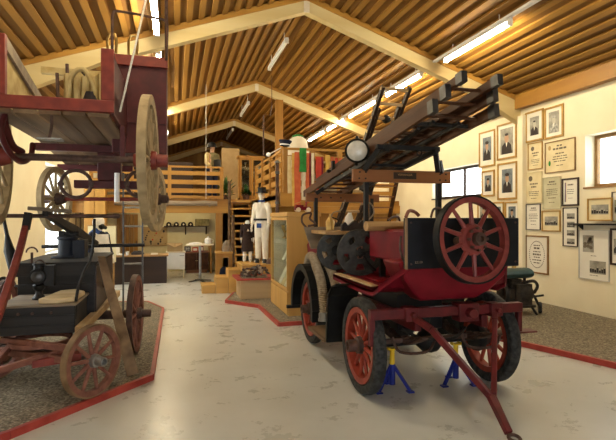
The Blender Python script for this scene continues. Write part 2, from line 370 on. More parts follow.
# ---- gravel beds with red kerb boards
def bed(name, poly, z=.055):
    m = MB(); m.prism([(x, y, .001) for x, y in poly], (0, 0, z))
    o = m.build(name, 'gravel', smooth=False); o['kind'] = 'structure'; return o
LB = [(XL, 2.98), (-1.166, 3.98), (-.22, 5.06), (-.2, 8.8), (-.5, 9.6), (XL, 9.9)]
bed('floor_gravel_bed', LB)
RB = [(4.96, 2.7), (4.55, 4.12), (4.17, 5.27), (3.75, 6.9), (3.75, 9.0), (XR, 9.0), (XR, 2.7)]
bed('floor_gravel_bed', RB)
p1, p2, p3, p4 = flr(226, 303), flr(259, 308), flr(279, 326.5), flr(300, 325.5)
CB = [(p1.x, p1.y), (p2.x, p2.y), (p3.x, p3.y), (p4.x+.15, p4.y+.05), (2.7, 7.4), (2.7, 10.3), (1.2, 10.3)]
bed('floor_gravel_bed', CB)
def kerb(n, pts, h=.06, t=.04):
    m = MB()
    for a, b in zip(pts, pts[1:]): m.beam((a[0], a[1], h/2), (b[0], b[1], h/2), t, h)
    struct(m, 'trim_%d' % n, 'kerb')
kerb(9, LB); kerb(10, RB[:5]+[(XR, 9.0)], .065); kerb(11, [(1.2, 10.3)]+CB[:5], .06)
# ---- gallery floors
m = MB(); m.mi = 0
m.box((XL, 13.42, 2.0), (XR, YB, 2.14)); m.box((2.05, 9.6, 2.0), (3.95, 13.42, 2.14))
m.mi = 1
m.box((XL, 13.36, 1.76), (1.42, 13.56, 2.0)); m.box((2.05, 9.56, 1.86), (3.95, 9.68, 2.12)); m.box((2.05, 9.6, 1.86), (2.17, 13.4, 2.1)); m.box((2.2, 13.36, 1.76), (XR, 13.56, 2.0))
struct(m, 'floor_gallery', ['piney', 'pine'])
m = MB(); m.box((1.07, 13.38, 0), (1.25, 13.55, 1.76)); struct(m, 'trim_12', 'pinez')
m = MB(); m.box((2.74, 13.36, 2.14), (2.94, 13.54, ceil(2.84)-.3)); struct(m, 'trim_13', 'pinez')
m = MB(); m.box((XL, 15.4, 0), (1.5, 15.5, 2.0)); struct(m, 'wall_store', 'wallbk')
m = MB(); m.box((2.2, 13.6, 0), (XR, 13.7, 2.0)); m.box((1.42, 15.4, 0), (1.5, 25, 2.0)); struct(m, 'wall_partition', 'pinez')
# ---- gallery railings
def railing(label, a, b, zs, posts, loc, depth=.03):
    t = thing('railing', label, 'railing', loc, 'gallery railings')
    for zc, h in zs:
        q = MB(); q.beam((a[0], a[1], zc), (b[0], b[1], zc), depth, h); q.build('rail', 'pine', t, bevel=.004)
    for f in posts:
        x, y = a[0]+(b[0]-a[0])*f, a[1]+(b[1]-a[1])*f
        q = MB(); q.box((x-.045, y-.02, 2.14), (x+.045, y+.07, 3.02)); q.build('post', 'pinez', t)
RZ = [(3.0, .05), (2.83, .11), (2.59, .12), (2.36, .12), (2.19, .08)]
railing('orange pine railing of the back gallery behind the hanging wagon wheel', (-2.1, 13.4), (1.28, 13.4), RZ, (.01, .3, .58, .985), (-.4, 13.4, 2.14))
railing('pine railing of the side gallery climbing beside the stairs', (2.11, 12.95), (2.11, 9.75), RZ, (.02, .33, .66), (2.11, 11.3, 2.14))
railing('pine railing of the side gallery hung with colourful ribbons', (2.11, 9.62), (3.9, 9.62), [(3.03, .05), (2.85, .1), (2.6, .1), (2.33, .12)], (.03, .35, .68, .98), (3, 9.62, 2.14))
t = thing('railing', 'pine railing end against the wall beyond the leaning ladder', 'railing', (5.6, 13.4, 2.14), 'gallery railings')
for zc, h in RZ[:4]:
    q = MB(); q.beam((4.6, 13.4, zc), (6.4, 13.4, zc), .03, h); q.build('rail', 'pine', t)
for x in (4.65, 6.3):
    q = MB(); q.box((x-.06, 13.39, 2.14), (x+.06, 13.5, 3.1)); q.build('post', 'pinez', t)
# ---- staircase to the gallery
t = thing('staircase', 'steep open pine staircase up to the gallery behind the white dummy', 'staircase', (1.8, 12.3, 0))
N = 10
for i in range(N):
    f = i/(N-1); y = 12.15+f*1.15; z = .28+f*1.80
    q = MB(); q.box((1.44, y-.02, z-.022), (2.05, y+.2, z+.022)); q.build('tread', 'steppine', t, bevel=.004)
for x in (1.50, 1.99):
    q = MB(); q.beam((x, 12.1, .03), (x, 13.36, 1.98), .04, .1); q.build('stringer', 'piney', t)
for x_, y in ((1.42, 13.2), (1.40, 12.2)):
    q = MB(); q.cyl((x_, y, .0), (x_, y, 2.62 if y > 13 else 1.7), .04, n=10); q.build('newel_post', 'oldwood', t)
# ---- fluorescent lamps
def lamp(x, y0, y1, label, z=None, lit=True, group='lit fluorescent lamps'):
    z = ceil(x)-.225 if z is None else z
    t = thing('ceiling_light', label, 'lamp', (x, (y0+y1)/2, z), group)
    h = MB(); h.prism([(x-.045, y0, z+.035), (x+.045, y0, z+.035), (x+.03, y0, z+.085), (x-.03, y0, z+.085)], (0, y1-y0, 0)); h.build('housing', 'white', t)
    for yy in (y0, y1-.03):
        e = MB(); e.box((x-.04, yy, z-.03), (x+.04, yy+.03, z+.035)); e.build('end_cap', 'white', t)
    u = MB(); u.cyl((x, y0+.03, z), (x, y1-.03, z), .028, n=10); u.build('tube', 'ltube' if lit else 'tubeoff', t)
    for yy in (y0+.25, y1-.25):
        e = MB(); e.cyl((x, yy, z+.08), (x, yy, ceil(x)), .008, n=6); e.build('hanger', 'white', t)
row = [(3.0, 4.7), (5.95, 7.7), (8.55, 10.2), (10.75, 12.6), (13.0, 14.6), (14.9, 16.8)]
on = ['above the entrance', 'nearest the photographer, before the first roof beam', 'behind the tip of the upright ladder', 'just before the second roof beam', 'just past the second roof beam', 'farthest away in its row']
for (a, b), s in zip(row, on):
    lamp(4.65, a, b, 'lit fluorescent tube lamp on the right slope, '+s); lamp(-.27, a, b, 'lit fluorescent tube lamp on the left slope, '+s)
lamp(XC, 9.6, 11.5, 'unlit twin tube lamp under the ridge between first and second beams', z=5.2, lit=False, group='unlit ridge lamps')
lamp(XC, 14.9, 16.7, 'unlit tube lamp under the ridge between second and third beams', z=5.15, lit=False, group='unlit ridge lamps')
lamp(XC, 19.2, 21.4, 'unlit tube lamp under the ridge far beyond the gallery railing', z=5.1, lit=False, group='unlit ridge lamps')
t = thing('ceiling_light', 'lit fluorescent tube lamp under the back gallery, over the white cabinet', 'lamp', (.1, 14.3, 1.9))
q = MB(); q.box((-.75, 14.26, 1.93), (.85, 14.34, 2.0)); q.build('housing', 'white', t); q = MB(); q.cyl((-.72, 14.3, 1.885), (.82, 14.3, 1.885), .02); q.build('tube', 'ltube2', t)
for x in (-.74, .84): q = MB(); q.box((x-.015, 14.27, 1.86), (x+.015, 14.33, 1.93)); q.build('end_cap', 'white', t)
for x, lb in ((4.65, 'long white conduit strip carrying the lamps on the right slope'), (-.27, 'long white conduit strip carrying the lamps on the left slope')):
    m = MB(); m.box((x-.035, 2.5, ceil(x)-.135), (x+.035, 17.2, ceil(x)-.095))
    tag(m.build('ceiling_conduit', 'white', loc=(x, 10, ceil(x)-.14)), lb, 'conduit', 'lamp conduits')
# ================================================================ LIGHT: daylight through the open gate and windows, plus the lamps above
w = bpy.data.worlds.new('sky'); SC.world = w; w.use_nodes = True
bg = w.node_tree.nodes['Background']; bg.inputs[0].default_value = (.92, .96, 1.0, 1); bg.inputs[1].default_value = 3.8
vs.exposure = 0.8
# ================================================================ THE OLD RED FIRE ENGINE ON JACKS
E = thing('fire_engine', 'antique dark red fire engine with spoked wheels and black fenders, raised on jacks', 'fire engine', (2.35, 5.2, 0))
RW = .44
for x, y, s in ((1.67, 4.18, -1), (3.0, 4.18, 1), (1.72, 6.05, -1), (2.98, 6.05, 1)):
    wheel(E, (x, y, RW), (s, 0, 0), RW, .10, .05, 12, 'spoke', 'tyre', .095, 'dkred', .075, .15, .04, 'iron', phase=.3)
for x in (1.80, 2.87):
    q = MB(); q.lathe([(.04, -.04), (.13, -.035), (.14, 0), (.13, .035), (.04, .04)], (x, 4.18, RW), (1, 0, 0), 20); q.build('brake_drum', 'black', E)
for y in (4.18, 6.05):
    q = MB(); q.cyl((1.75, y, RW), (2.92, y, RW), .035); q.lathe([(.04, -.14), (.11, -.06), (.12, 0), (.11, .06), (.04, .14)], (2.35, y, RW), (1, 0, 0), 16); q.build('axle', 'black', E)
for x in (2.02, 2.68):
    q = MB(); q.box((x-.03, 3.78, .63), (x+.03, 7.3, .74)); q.build('chassis_rail', 'dkred', E, bevel=.006)
    for y in (4.18, 6.05):
        q = MB()
        for k, (l, dz) in enumerate(((.52, 0), (.4, -.022), (.28, -.044), (.16, -.066))):
            a = [(x+.0, y-l+2*l*i/10, .60-.14*(1-((i-5)/5)**2)*(l/.52)+dz*.2-(.0 if k == 0 else .018*k)) for i in range(11)]
            for p, r_ in zip(a, a[1:]): q.beam(p, r_, .06, .018)
        q.build('leaf_spring', 'iron', E)
# cross bar with its drop arms at the near end and the A-shaped tow bar
q = MB(); q.beam((1.59, 3.83, .785), (3.1, 3.83, .785), .07, .085)
q.beam((1.61, 3.83, .76), (1.61, 3.83, .52), .045, .05, (0, 1, 0)); q.beam((3.08, 3.83, .76), (3.08, 3.83, .55), .045, .05, (0, 1, 0))
q.box((3.05, 3.78, .545), (3.25, 3.9, .56)); q.build('cross_bar', 'dkred', E, bevel=.005)
T = MB()
T.beam((1.96, 3.80, .77), (2.06, 3.62, .68), .05, .05); T.beam((2.06, 3.62, .68), (2.335, 3.22, .24), .05, .05); T.beam((2.335, 3.22, .24), (2.315, 2.98, .06), .05, .05)
T.beam((2.80, 3.80, .78), (2.73, 3.70, .70), .05, .05); T.beam((2.73, 3.70, .70), (2.365, 3.22, .25), .045, .045); T.beam((2.36, 3.24, .25), (2.33, 3.0, .06), .04, .05)
tb = T.build('tow_bar', 'dkred', E, bevel=.006)
q = MB(); q.tube(arc((2.322, 2.93, .045), .04, 0, 360, 14, (1, 0, 0), (0, 1, .2))[:-1], .013, 8, True); q.build('ring', 'iron', tb)
for x in (1.96, 2.8):
    q = MB(); q.box((x-.06, 3.76, .72), (x+.06, 3.88, .84)); q.cyl((x, 3.72, .78), (x, 3.761, .78), .025, n=8); q.build('bracket', 'dkred', E, bevel=.006)
q = MB(); q.box((2.42, 3.77, .69), (2.62, 3.9, .85)); q.cyl((2.52, 3.7, .77), (2.52, 3.78, .77), .045, n=10)
q.build('bracket', 'dkred', E, bevel=.006)
# running gear in the shade below
q = MB(); q.box((2.1, 4.35, .5), (2.6, 5.3, .86)); q.cyl((2.35, 5.3, .58), (2.35, 6.05, .48), .04); q.cyl((2.2, 4.0, .68), (2.2, 4.5, .68), .07); q.tube(smoothpath([(1.95, 3.95, .62), (2.1, 3.85, .55), (2.4, 3.85, .53), (2.6, 3.95, .6)], 6), .015); q.build('gearbox', 'black', E, bevel=.02)
q = MB()
for x in (1.86, 2.55):
    q.tube(smoothpath([(x, 3.95, .55), (x+.05, 3.9, .43), (x+.3, 3.88, .42), (x+.42, 3.95, .5)], 5), .013)
q.beam((1.8, 4.02, .5), (2.9, 4.02, .5), .03, .04); q.build('brake_rod', 'iron', E)
# body
HZs = [(3.70, 1.80, 2.90, 1.24), (3.72, 1.86, 2.86, 1.10), (3.78, 1.98, 2.74, .96), (3.84, 2.08, 2.62, .88)]
q = MB(); rows = []
for y, x0, x1, z in HZs: rows.append([(x0, y, z), (x1, y, z), (x1, 4.05, z), (x0, 4.05, z)])
rows = [[V(p) for p in r_] for r_ in rows[::-1]]; q.rings(rows)
q.box((1.98, 3.70, 1.2), (2.72, 4.78, 1.5)); q.box((2.27, 4.78, .9), (2.62, 6.4, 1.42)); q.box((1.98, 4.6, .86), (2.72, 7.2, .98))
q.build('body', 'red', E, bevel=.02)
q = MB(); q.rings([[V((x, y, z)) for x, z in ((2.02, .8), (2.68, .8), (2.72, 1.2), (2.62, 1.36), (2.35, 1.42), (2.08, 1.36), (1.98, 1.2))] for y in (6.42, 7.3)]); q.build('bonnet', 'red', E, bevel=.02)
for s, nm in ((1, 'left'), (-1, 'right')):
    X = lambda x: 2.35+s*(x-2.35)
    g = MB()
    prof = [(3.62, 1.27), (3.9, 1.02), (4.02, .965), (4.3, .955), (4.7, .965), (5.15, .985)]
    for (ya, za), (yb, zb) in zip(prof, prof[1:]):
        g.prism([(X(1.70 if ya > 3.7 else 1.90), ya, za), (X(2.0), ya, za), (X(2.0), yb, zb), (X(1.70), yb, zb)], (0, 0, -.022))
        g.prism([(X(1.70 if ya > 3.7 else 1.90), ya, za), (X(1.70), yb, zb), (X(1.70), yb, zb-.055), (X(1.70 if ya > 3.7 else 1.90), ya, za-.055)], (s*.015, 0, 0))
    mg = g.build('mudguard', 'red', E)
    b = MB(); x0, x1 = sorted((X(1.71), X(1.78))); b.box((x0, 4.08, .985), (x1, 5.12, 1.0)); b.build('tread_board', 'palewood', mg)
    # far black fender over the front wheel, splash plate and running board
    f = MB(); n = 14
    x0, x1 = X(1.56), X(1.86)
    for i in range(n):
        a0, a1 = R(-8+(198)*i/n), R(-8+(198)*(i+1)/n)
        pa, pb = (6.05+.54*math.cos(a0), .47+.54*math.sin(a0)), (6.05+.54*math.cos(a1), .47+.54*math.sin(a1))
        f.prism([(x0, pa[0], pa[1]), (x1, pa[0], pa[1]), (x1, pb[0], pb[1]), (x0, pb[0], pb[1])], (0, .012*math.cos((a0+a1)/2), .014*math.sin((a0+a1)/2)))
        f.prism([(x0, *pa), (x0, *pb), (x0, pb[0]-.07*math.cos(a1), pb[1]-.07*math.sin(a1)), (x0, pa[0]-.07*math.cos(a0), pa[1]-.07*math.sin(a0))], (s*.012, 0, 0))
    f.box((min(x0, x1)-.06, 6.56, .36), (max(x0, x1), 6.62, .40))
    f.build('fender', 'blackgloss', E)
    f = MB(); pr = [(4.86, .30), (4.84, .62), (4.80, .80), (4.70, .91), (4.56, .95)]
    for (ya, za), (yb, zb) in zip(pr, pr[1:]):
        f.prism([(X(1.54), ya, za), (X(1.86), ya, za), (X(1.86), yb, zb), (X(1.54), yb, zb)], (0, .014, .006))
        f.prism([(X(1.54), ya, za), (X(1.54), yb, zb), (X(1.54), yb+.06, zb-.03), (X(1.54), ya+.06, za)], (s*.012, 0, 0))
    f.build('splash_guard', 'blackgloss', E)
    f = MB(); a, b = sorted((X(1.52), X(1.9))); f.box((a, 4.9, .29), (b, 5.56, .33)); f.build('running_board', 'oldwood', E, bevel=.006)
# navy tailboard with its big spoked wheel
q = MB(); q.box((1.82, 3.60, 1.19), (2.90, 3.66, 1.61)); pn = q.build('tailboard', 'navy', E, bevel=.008)
q = MB(); q.beam((1.815, 3.595, 1.19), (1.815, 3.595, 1.61), .012, .03, (0, 1, 0)); q.build('wood_edge', 'oldwood2', pn)
for x in (1.86, 2.86):
    for z in (1.23, 1.57): q = MB(); q.cyl((x, 3.59, z), (x, 3.60, z), .008, n=8); q.build('rivet', 'iron', pn)
def text(s, name, m_, parent, loc, size, rot, ext=.001):
    c = bpy.data.curves.new(name, 'FONT'); c.body = s; c.size = size; c.extrude = ext; c.align_x = 'CENTER'; c.align_y = 'CENTER'; c.materials.append(M[m_])
    o = bpy.data.objects.new(name, c); COL.objects.link(o); bpy.context.view_layer.update()
    me = bpy.data.meshes.new_from_object(o.evaluated_get(bpy.context.evaluated_depsgraph_get())); bpy.data.objects.remove(o)
    o = bpy.data.objects.new(name, me); COL.objects.link(o); o.rotation_euler = rot; ORG[o.name] = V(loc); o['kind'] = 'stuff'
    if parent is not None: o.parent = parent; o.location = V(loc)-ORG[parent.name]
    else: o.location = V(loc)
    return o
text('EZ119', 'lettering', 'greywood', pn, (1.93, 3.598, 1.243), .026, (PI/2, 0, 0))
wc = V((2.275, 3.36, 1.437))
sw = wheel(E, wc, (.10, -1, .10), .352, .072, .042, 10, 'spoke2', 'blackgloss', .014, None, .115, .06, .036, 'spoke2', phase=.5)
sw.name = 'spoked_wheel'; ORG[sw.name] = ORG['fire_engine']
q = MB(); ax = V((.10, -1, .10)).normalized(); q.cyl(wc-ax*.2, wc+ax*.075, .035); q.lathe([(.052, .05), (.052, .1), (.026, .1), (.022, .06)], wc, ax, 16)
for i in range(8):
    a = 2*PI*i/8; s_, u_ = frame_of(ax); q.cyl(wc+(s_*math.cos(a)+u_*math.sin(a))*.085+ax*.05, wc+(s_*math.cos(a)+u_*math.sin(a))*.085+ax*.075, .012, n=6)
q.build('hub_cap', 'iron', sw)
# benches and old boards
q = MB(); q.rings([[V((x, 4.42+.055*math.cos(a)*1.2, 1.53+.05*math.sin(a))) for a in [2*PI*i/10 for i in range(10)]] for x in (1.80, 2.85)]); q.build('bench_board', 'tanwood', E)
q = MB(); q.prism([(1.57, 5.9, 1.5), (2.9, 5.9, 1.5), (2.84, 5.9, 1.24), (1.66, 5.9, 1.22)], (0, .04, 0)); q.build('seat_back', 'greywood', E, bevel=.006)
q = MB(); q.box((1.66, 5.28, 1.42), (2.9, 5.9, 1.46)); q.build('seat_board', 'tanwood', E, bevel=.006)
# hose reels on the near side
def reel(y, x, r):
    q = MB(); ax = V((-.12, -1, 0)).normalized(); c = V((x, y, 1.23)); s_, u_ = frame_of(ax)
    n = 32; ho = []
    q.lathe([(r, -.012), (r+.008, 0), (r, .012), (r-.03, .012), (r-.03, -.012)], c, ax, n, True)
    # plate with five kidney holes: spokes between an inner and an outer ring
    q.lathe([(r*.5, -.006), (r*.5, .006), (.02, .008), (.02, -.008)], c, ax, n, True); q.lathe([(r*.97, -.006), (r*.97, .006), (r*.76, .006), (r*.76, -.006)], c, ax, n, True)
    for k in range(5):
        a0 = 2*PI*k/5+.3
        P = [c+(s_*math.cos(a0+d)+u_*math.sin(a0+d))*rr for d, rr in ((-.42, r*.48), (.42, r*.48), (.36, r*.79), (0, r*.81), (-.36, r*.79))]
        q.prism([p-ax*.005 for p in P], ax*.01)
    p = q.build('hose_reel', 'reeliron', E)
    q = MB(); q.cyl(c-ax*.30, c+ax*.03, .035); q.lathe([(.06, .0), (.06, .02), (.03, .035), (.01, .035)], c, ax, 16); q.build('spindle', 'black', p)
    return c, ax, s_, u_, p
c, ax, s_, u_, p = reel(5.0, 1.965, .255)
q = MB(); L = [c+ax*.02+s_*a+u_*b for a, b in ((-.02, -.06), (.025, -.06), (.035, .05), (-.015, .07))]; q.tube(L, .008, 6, True); q.build('latch', 'pinkred', p)
q = MB(); q.tube([c+ax*.03, c+ax*.05+V((.1, 0, .02)), c+ax*.05+V((.17, 0, .02))], .012); q.tube(smoothpath([c+ax*.05+V((.03, 0, -.03)), c+ax*.06+V((.09, 0, -.12)), c+ax*.05+V((.17, 0, -.2))], 5), .014); q.build('crank', 'black', p)
reel(5.42, 1.83, .225)
q = MB(); q.beam((2.15, 4.82, .98), (2.15, 4.82, 1.50), .06, .05, (0, 1, 0)); q.build('reel_bracket', 'black', E); q = MB(); q.beam((1.93, 5.2, .98), (1.93, 5.2, 1.23), .05, .05, (0, 1, 0)); q.box((1.86, 5.15, .94), (2.2, 5.25, .99)); q.build('reel_bracket', 'black', E)
q = MB(); q.tube(smoothpath([at(401, 236, 3.72), at(400, 247, 3.7), at(402, 257, 3.7), at(405, 262, 3.7)], 5), .01); q.build('grab_handle', 'iron', E)
q = MB(); q.tube(smoothpath([at(406, 217, 3.9), at(409, 211, 3.95), at(415, 212, 4), at(419, 216, 4.0)], 5), .016); q.build('loop_handle', 'pinkred', E)
q = MB(); q.tube(smoothpath([at(388, 221, 4.5), at(392, 217.5, 4.6), at(398, 217, 4.7), at(400, 222, 4.8)], 5), .012); q.tube(smoothpath([at(431, 217, 4.2), at(434, 209, 4.25), at(441, 209, 4.3), at(444, 216, 4.3)], 5), .012); q.build('iron_hoop', 'iron', E)
q = MB(); q.tube(smoothpath([at(306, 227, 6.0), at(302, 222, 6.0), at(303, 215, 6.0), at(311, 213, 6.0), at(310, 219, 6), at(316, 224, 5.9), at(308, 226, 5.9)], 5), .013); q.build('iron_hoop', 'iron', E)
q = MB(); q.tube(smoothpath([at(360, 205, 5.1), at(370, 203, 5.1), at(374, 213, 5.1), at(366, 222, 5.1)], 5), .009); q.build('cable_loop', 'greywood', E); q = MB(); q.tube(smoothpath([at(345, 200, 6.3), at(341, 210, 6.2), at(333, 213, 6.1), at(330, 222, 6)], 5), .009); q.build('cable_loop', 'greywood', E)
# ladder gantry
for x, y, z0, z1, w in ((1.93, 4.74, 1.5, 2.05, .045), (2.78, 4.74, 1.5, 2.05, .05), (1.93, 6.62, 1.4, 1.9, .05), (2.78, 6.62, 1.4, 1.9, .05)):
    q = MB(); q.box((x-w/2, y-w/2, z0), (x+w/2, y+w/2, z1)); q.build('gantry_post', 'black', E)
for a_, b_, w in (((2.78, 4.74, 1.55), (2.66, 4.76, .98), .04), ((1.95, 4.76, 1.98), (2.06, 5.1, 1.65), .022)):
    q = MB(); q.beam(a_, b_, w, w); q.build('gantry_brace', 'black', E)
q = MB(); q.box((1.765, 4.68, 1.985), (2.90, 4.73, 2.115)); bd = q.build('front_crossboard', 'brownx', E, bevel=.006)
q = MB(); q.box((2.215, 4.672, 2.022), (2.478, 4.682, 2.092)); pl = q.build('nameplate', 'dkframe', bd)
text('VERRANGER', 'lettering', 'tanwood', bd, (2.346, 4.670, 2.066), .030, (PI/2, 0, 0))
q = MB()
for x in (1.83, 1.90, 2.76, 2.83):
    for z in (2.02, 2.085): q.cyl((x+(.01 if z > 2.05 else 0), 4.672, z), (x, 4.69, z), .009, n=8)
q.build('bolt_head', 'black', bd)
q = MB(); q.box((1.785, 6.6, 1.845), (2.90, 6.65, 1.965)); fb = q.build('far_crossboard', 'brownx', E, bevel=.006)
q = MB()
for x in (2.0, 2.15, 2.3): q.cyl((x, 6.595, 1.905), (x, 6.61, 1.905), .012, n=8)
q.build('bolt_head', 'black', fb)
G = MB(); zl = lambda y: 2.54-.124*(y-3.6)                      # centre line of the ladder's rails
G.beam((1.97, 4.56, zl(4.56)-.09), (2.68, 4.56, zl(4.56)-.09), .05, .05)
G.beam((2.64, 4.56, zl(4.56)-.11), (2.73, 4.66, 2.11), .05, .05); G.beam((2.73, 4.66, 2.22), (2.78, 4.7, 2.1), .07, .05); G.beam((2.0, 4.56, zl(4.56)-.11), (1.88, 4.66, 2.1), .05, .05)
for x in (2.06, 2.62): G.beam((x, 4.5, zl(4.5)-.12), (x, 6.64, zl(6.64)-.12), .045, .05)
G.beam((1.93, 6.62, 1.96), (2.06, 6.62, zl(6.6)-.12), .05, .05); G.beam((2.78, 6.62, 1.96), (2.62, 6.62, zl(6.6)-.12), .05, .05)
for y in (5.2, 5.9): G.beam((2.06, y, zl(y)-.12), (2.62, y, zl(y)-.12), .04, .03)
G.tube(arc((2.42, 4.5, zl(4.5)-.15), .028, 0, 360, 10, (1, 0, 0), (0, 0, 1))[:-1], .008, 6, True)
G.build('ladder_cradle', 'black', E)
# spotlight
sc_ = at(357, 151, 4.98)
q = MB(); ax = V((-.35, -1, -.05)).normalized(); q.lathe([(.015, -.2), (.06, -.17), (.11, -.09), (.128, 0), (.134, .02), (.118, .03)], sc_, ax, 28)
q.cyl(sc_+V((0, 0, .125)), sc_+V((0, 0, .165)), .03, .012, n=10); q.cyl(sc_-ax*.08, (2.0, 5.2, zl(5.2)-.12), .02); sp = q.build('spotlight', 'blackgloss', E)
q = MB(); q.lathe([(.117, .026), (.09, .042), (.05, .052), (.002, .056), (.002, .02), (.117, .02)], sc_, ax, 28, True); q.build('lens', 'lens', sp)
# ================================================================ LADDER LYING ON THE GANTRY
LD = thing('extension_ladder', 'long brown wooden extension ladder lying on the fire engine, iron-capped ends towards the camera', 'ladder', (2.37, 5.6, 2.3))
for (xa, xb, ya, yb, dz) in ((2.08, 2.67, 3.60, 7.8, 0), (2.15, 2.60, 3.52, 7.3, .098), (2.21, 2.54, 3.38, 6.9, .165)):
    rt = MB(); h = .1 if dz < .15 else .075
    for x in (xa, xb): rt.beam((x, ya, zl(ya)+dz), (x, yb, zl(yb)+dz), .042, h)
    o = rt.build('ladder_section', 'brownwood', LD, bevel=.004)
    for x in (xa, xb):
        q = MB(); q.beam((x, ya-.006, zl(ya)+dz+.001), (x, ya+.085, zl(ya+.085)+dz), .052, h+.014); q.build('end_cap', 'darksteel', o)
    y = ya+.25
    while y < yb-.05:
        q = MB(); q.cyl((xa, y, zl(y)+dz), (xb, y, zl(y)+dz), .016, n=8); q.build('rung', 'brownwood', o); y += .31
q = MB()
for x in (2.24, 2.5): q.beam((x, 3.9, zl(3.9)-.03), (x, 6.5, zl(6.5)-.03), .03, .03)
q.tube(smoothpath([(2.2, 4.1, zl(4.1)-.03), (2.3, 4.6, zl(4.6)-.02), (2.28, 5.2, zl(5.2)-.02), (2.45, 5.9, zl(5.9)-.02)], 6), .016)
q.cyl((2.1, 4.0, zl(4.0)-.02), (2.65, 4.0, zl(4)-.02), .02); q.build('pulley_rod', 'black', LD)
q = MB(); q.beam((2.1, 6.35, zl(6.35)+.06), (2.1, 6.35, zl(6.35)+.2), .04, .05, (0, 1, 0)); q.cyl((2.04, 6.45, zl(6.45)+.08), (2.7, 6.45, zl(6.45)+.08), .022); q.beam((2.12, 6.2, zl(6.2)), (2.12, 6.7, zl(6.7)-.0), .06, .12); q.build('hook_iron', 'black', LD)
# ================================================================ UPRIGHT LADDER BEHIND
UL = thing('upright_ladder', 'dark narrow upright ladder with brass rungs rising behind the spotlight', 'ladder', (2.85, 9.0, 0))
A, B = V((2.76, 7.42, 2.2)), V((2.76, 6.16, 3.42)); dr = (B-A).normalized()
foot = A-dr*(A.z/dr.z)
for dx, e in ((0, 0), (.40, .02), (.05, -.35), (.35, -.3)):
    q = MB(); q.beam(foot+V((dx, 0, 0))+dr*.02, B+dr*e+V((dx, 0, 0)), .042, .07); q.build('ladder_rail', 'dkwood', UL)
L = (B-foot).length; d = L-.06-.24*19
while d < L:
    p = foot+dr*d; q = MB(); q.cyl(p+V((-.03, -.035, .02)), p+V((.43, -.035, .02)), .024, n=8); q.build('rung', 'palewood', UL); d += .24
q = MB()
for d in (1.62, 1.95): q.blob(foot+dr*(L-d+1.1)+V((.22, 0, 0)), (.07, .06, .06), .1)
q.build('pulley', 'black', UL)
# ================================================================ STEP LADDER UNDER THE GALLERY
SL_ = thing('wooden_stepladder', 'steep brown wooden stepladder behind the fire engine beside the cream wall', 'stepladder', (4.4, 10.4, 0))
a0, b0 = V((4.72, 10.95, .02)), V((4.72, 9.6, 2.85)); dd = b0-a0
for x in (0, -.7):
    q = MB(); q.beam(a0+V((x, 0, 0)), b0+V((x, 0, 0)), .04, .12); q.build('side_rail', 'brownwood', SL_)
for i in range(11):
    p = a0+dd*((i+.8)/12); q = MB(); q.box((4.04, p.y-.05, p.z-.015), (4.7, p.y+.07, p.z+.015)); q.build('tread', 'brownx', SL_)
# ================================================================ SUCTION HOSES OVER THE FENDER
def ribbed(name, pts, r, label, cup=True):
    P = smoothpath(pts, 22); rs = [r*(1.0 if (i//1) % 2 else .76) for i in range(len(P))]
    t = thing(name, label, 'hose', P[-1], 'ribbed suction hoses'); q = MB(); q.tube(P, rs, 14); q.build('hose_body', 'hose', t)
    if cup:
        d = (P[-1]-P[-4]).normalized(); q = MB(); q.lathe([(r*.95, -.06), (r*1.1, -.05), (r*1.1, .0), (r*1.25, .005), (r*1.25, .04), (r*.7, .045), (r*.65, 0)], P[-1], d, 16); q.build('coupling', 'steel', t)
ribbed('suction_hose', [(1.78, 6.50, .96), (1.73, 6.22, 1.095), (1.70, 5.95, 1.11), (1.68, 5.74, 1.02), (1.68, 5.54, .86), (1.68, 5.44, .64), (1.68, 5.40, .45)], .06, 'ribbed beige suction hose over the black fender, steel coupling at its lower end')
ribbed('suction_hose', [(1.92, 6.49, .99), (1.87, 6.22, 1.12), (1.84, 5.95, 1.13), (1.82, 5.70, 1.05), (1.82, 5.46, .88), (1.81, 5.32, .68), (1.80, 5.24, .42)], .056, 'ribbed beige suction hose without coupling, tucked behind the black splash plate', False)
# ================================================================ JACKS
def jack(x, y, label):
    t = thing('axle_jack', label, 'jack stand', (x, y, 0), 'blue axle jacks')
    for k in range(3):
        a = R(200+120*k); d = V((math.cos(a), math.sin(a), 0)); q = MB(); q.beam(V((x, y, .22))+d*.02, V((x, y, .012))+d*.17, .026, .026); q.box((x+d.x*.17-.03, y+d.y*.17-.03, 0), (x+d.x*.17+.03, y+d.y*.17+.03, .012)); q.build('leg', 'jackblue', t)
    q = MB(); q.cyl((x, y, .05), (x, y, .24), .03); q.build('sleeve', 'jackblue', t)
    q = MB(); q.cyl((x, y, .22), (x, y, .38), .024); q.build('post', 'jackyel', t)
    q = MB(); q.box((x-.045, y-.03, .375), (x+.045, y+.03, .39)); q.box((x-.045, y-.03, .39), (x-.03, y+.03, .403)); q.box((x+.03, y-.03, .39), (x+.045, y+.03, .403)); q.build('saddle', 'jackyel', t)
jack(1.965, 4.18, 'blue jack stand with yellow post beside the near spoked tyre with an exposed hub')
jack(2.64, 4.18, 'blue jack stand with yellow post behind the dark red A-shaped tow bar')
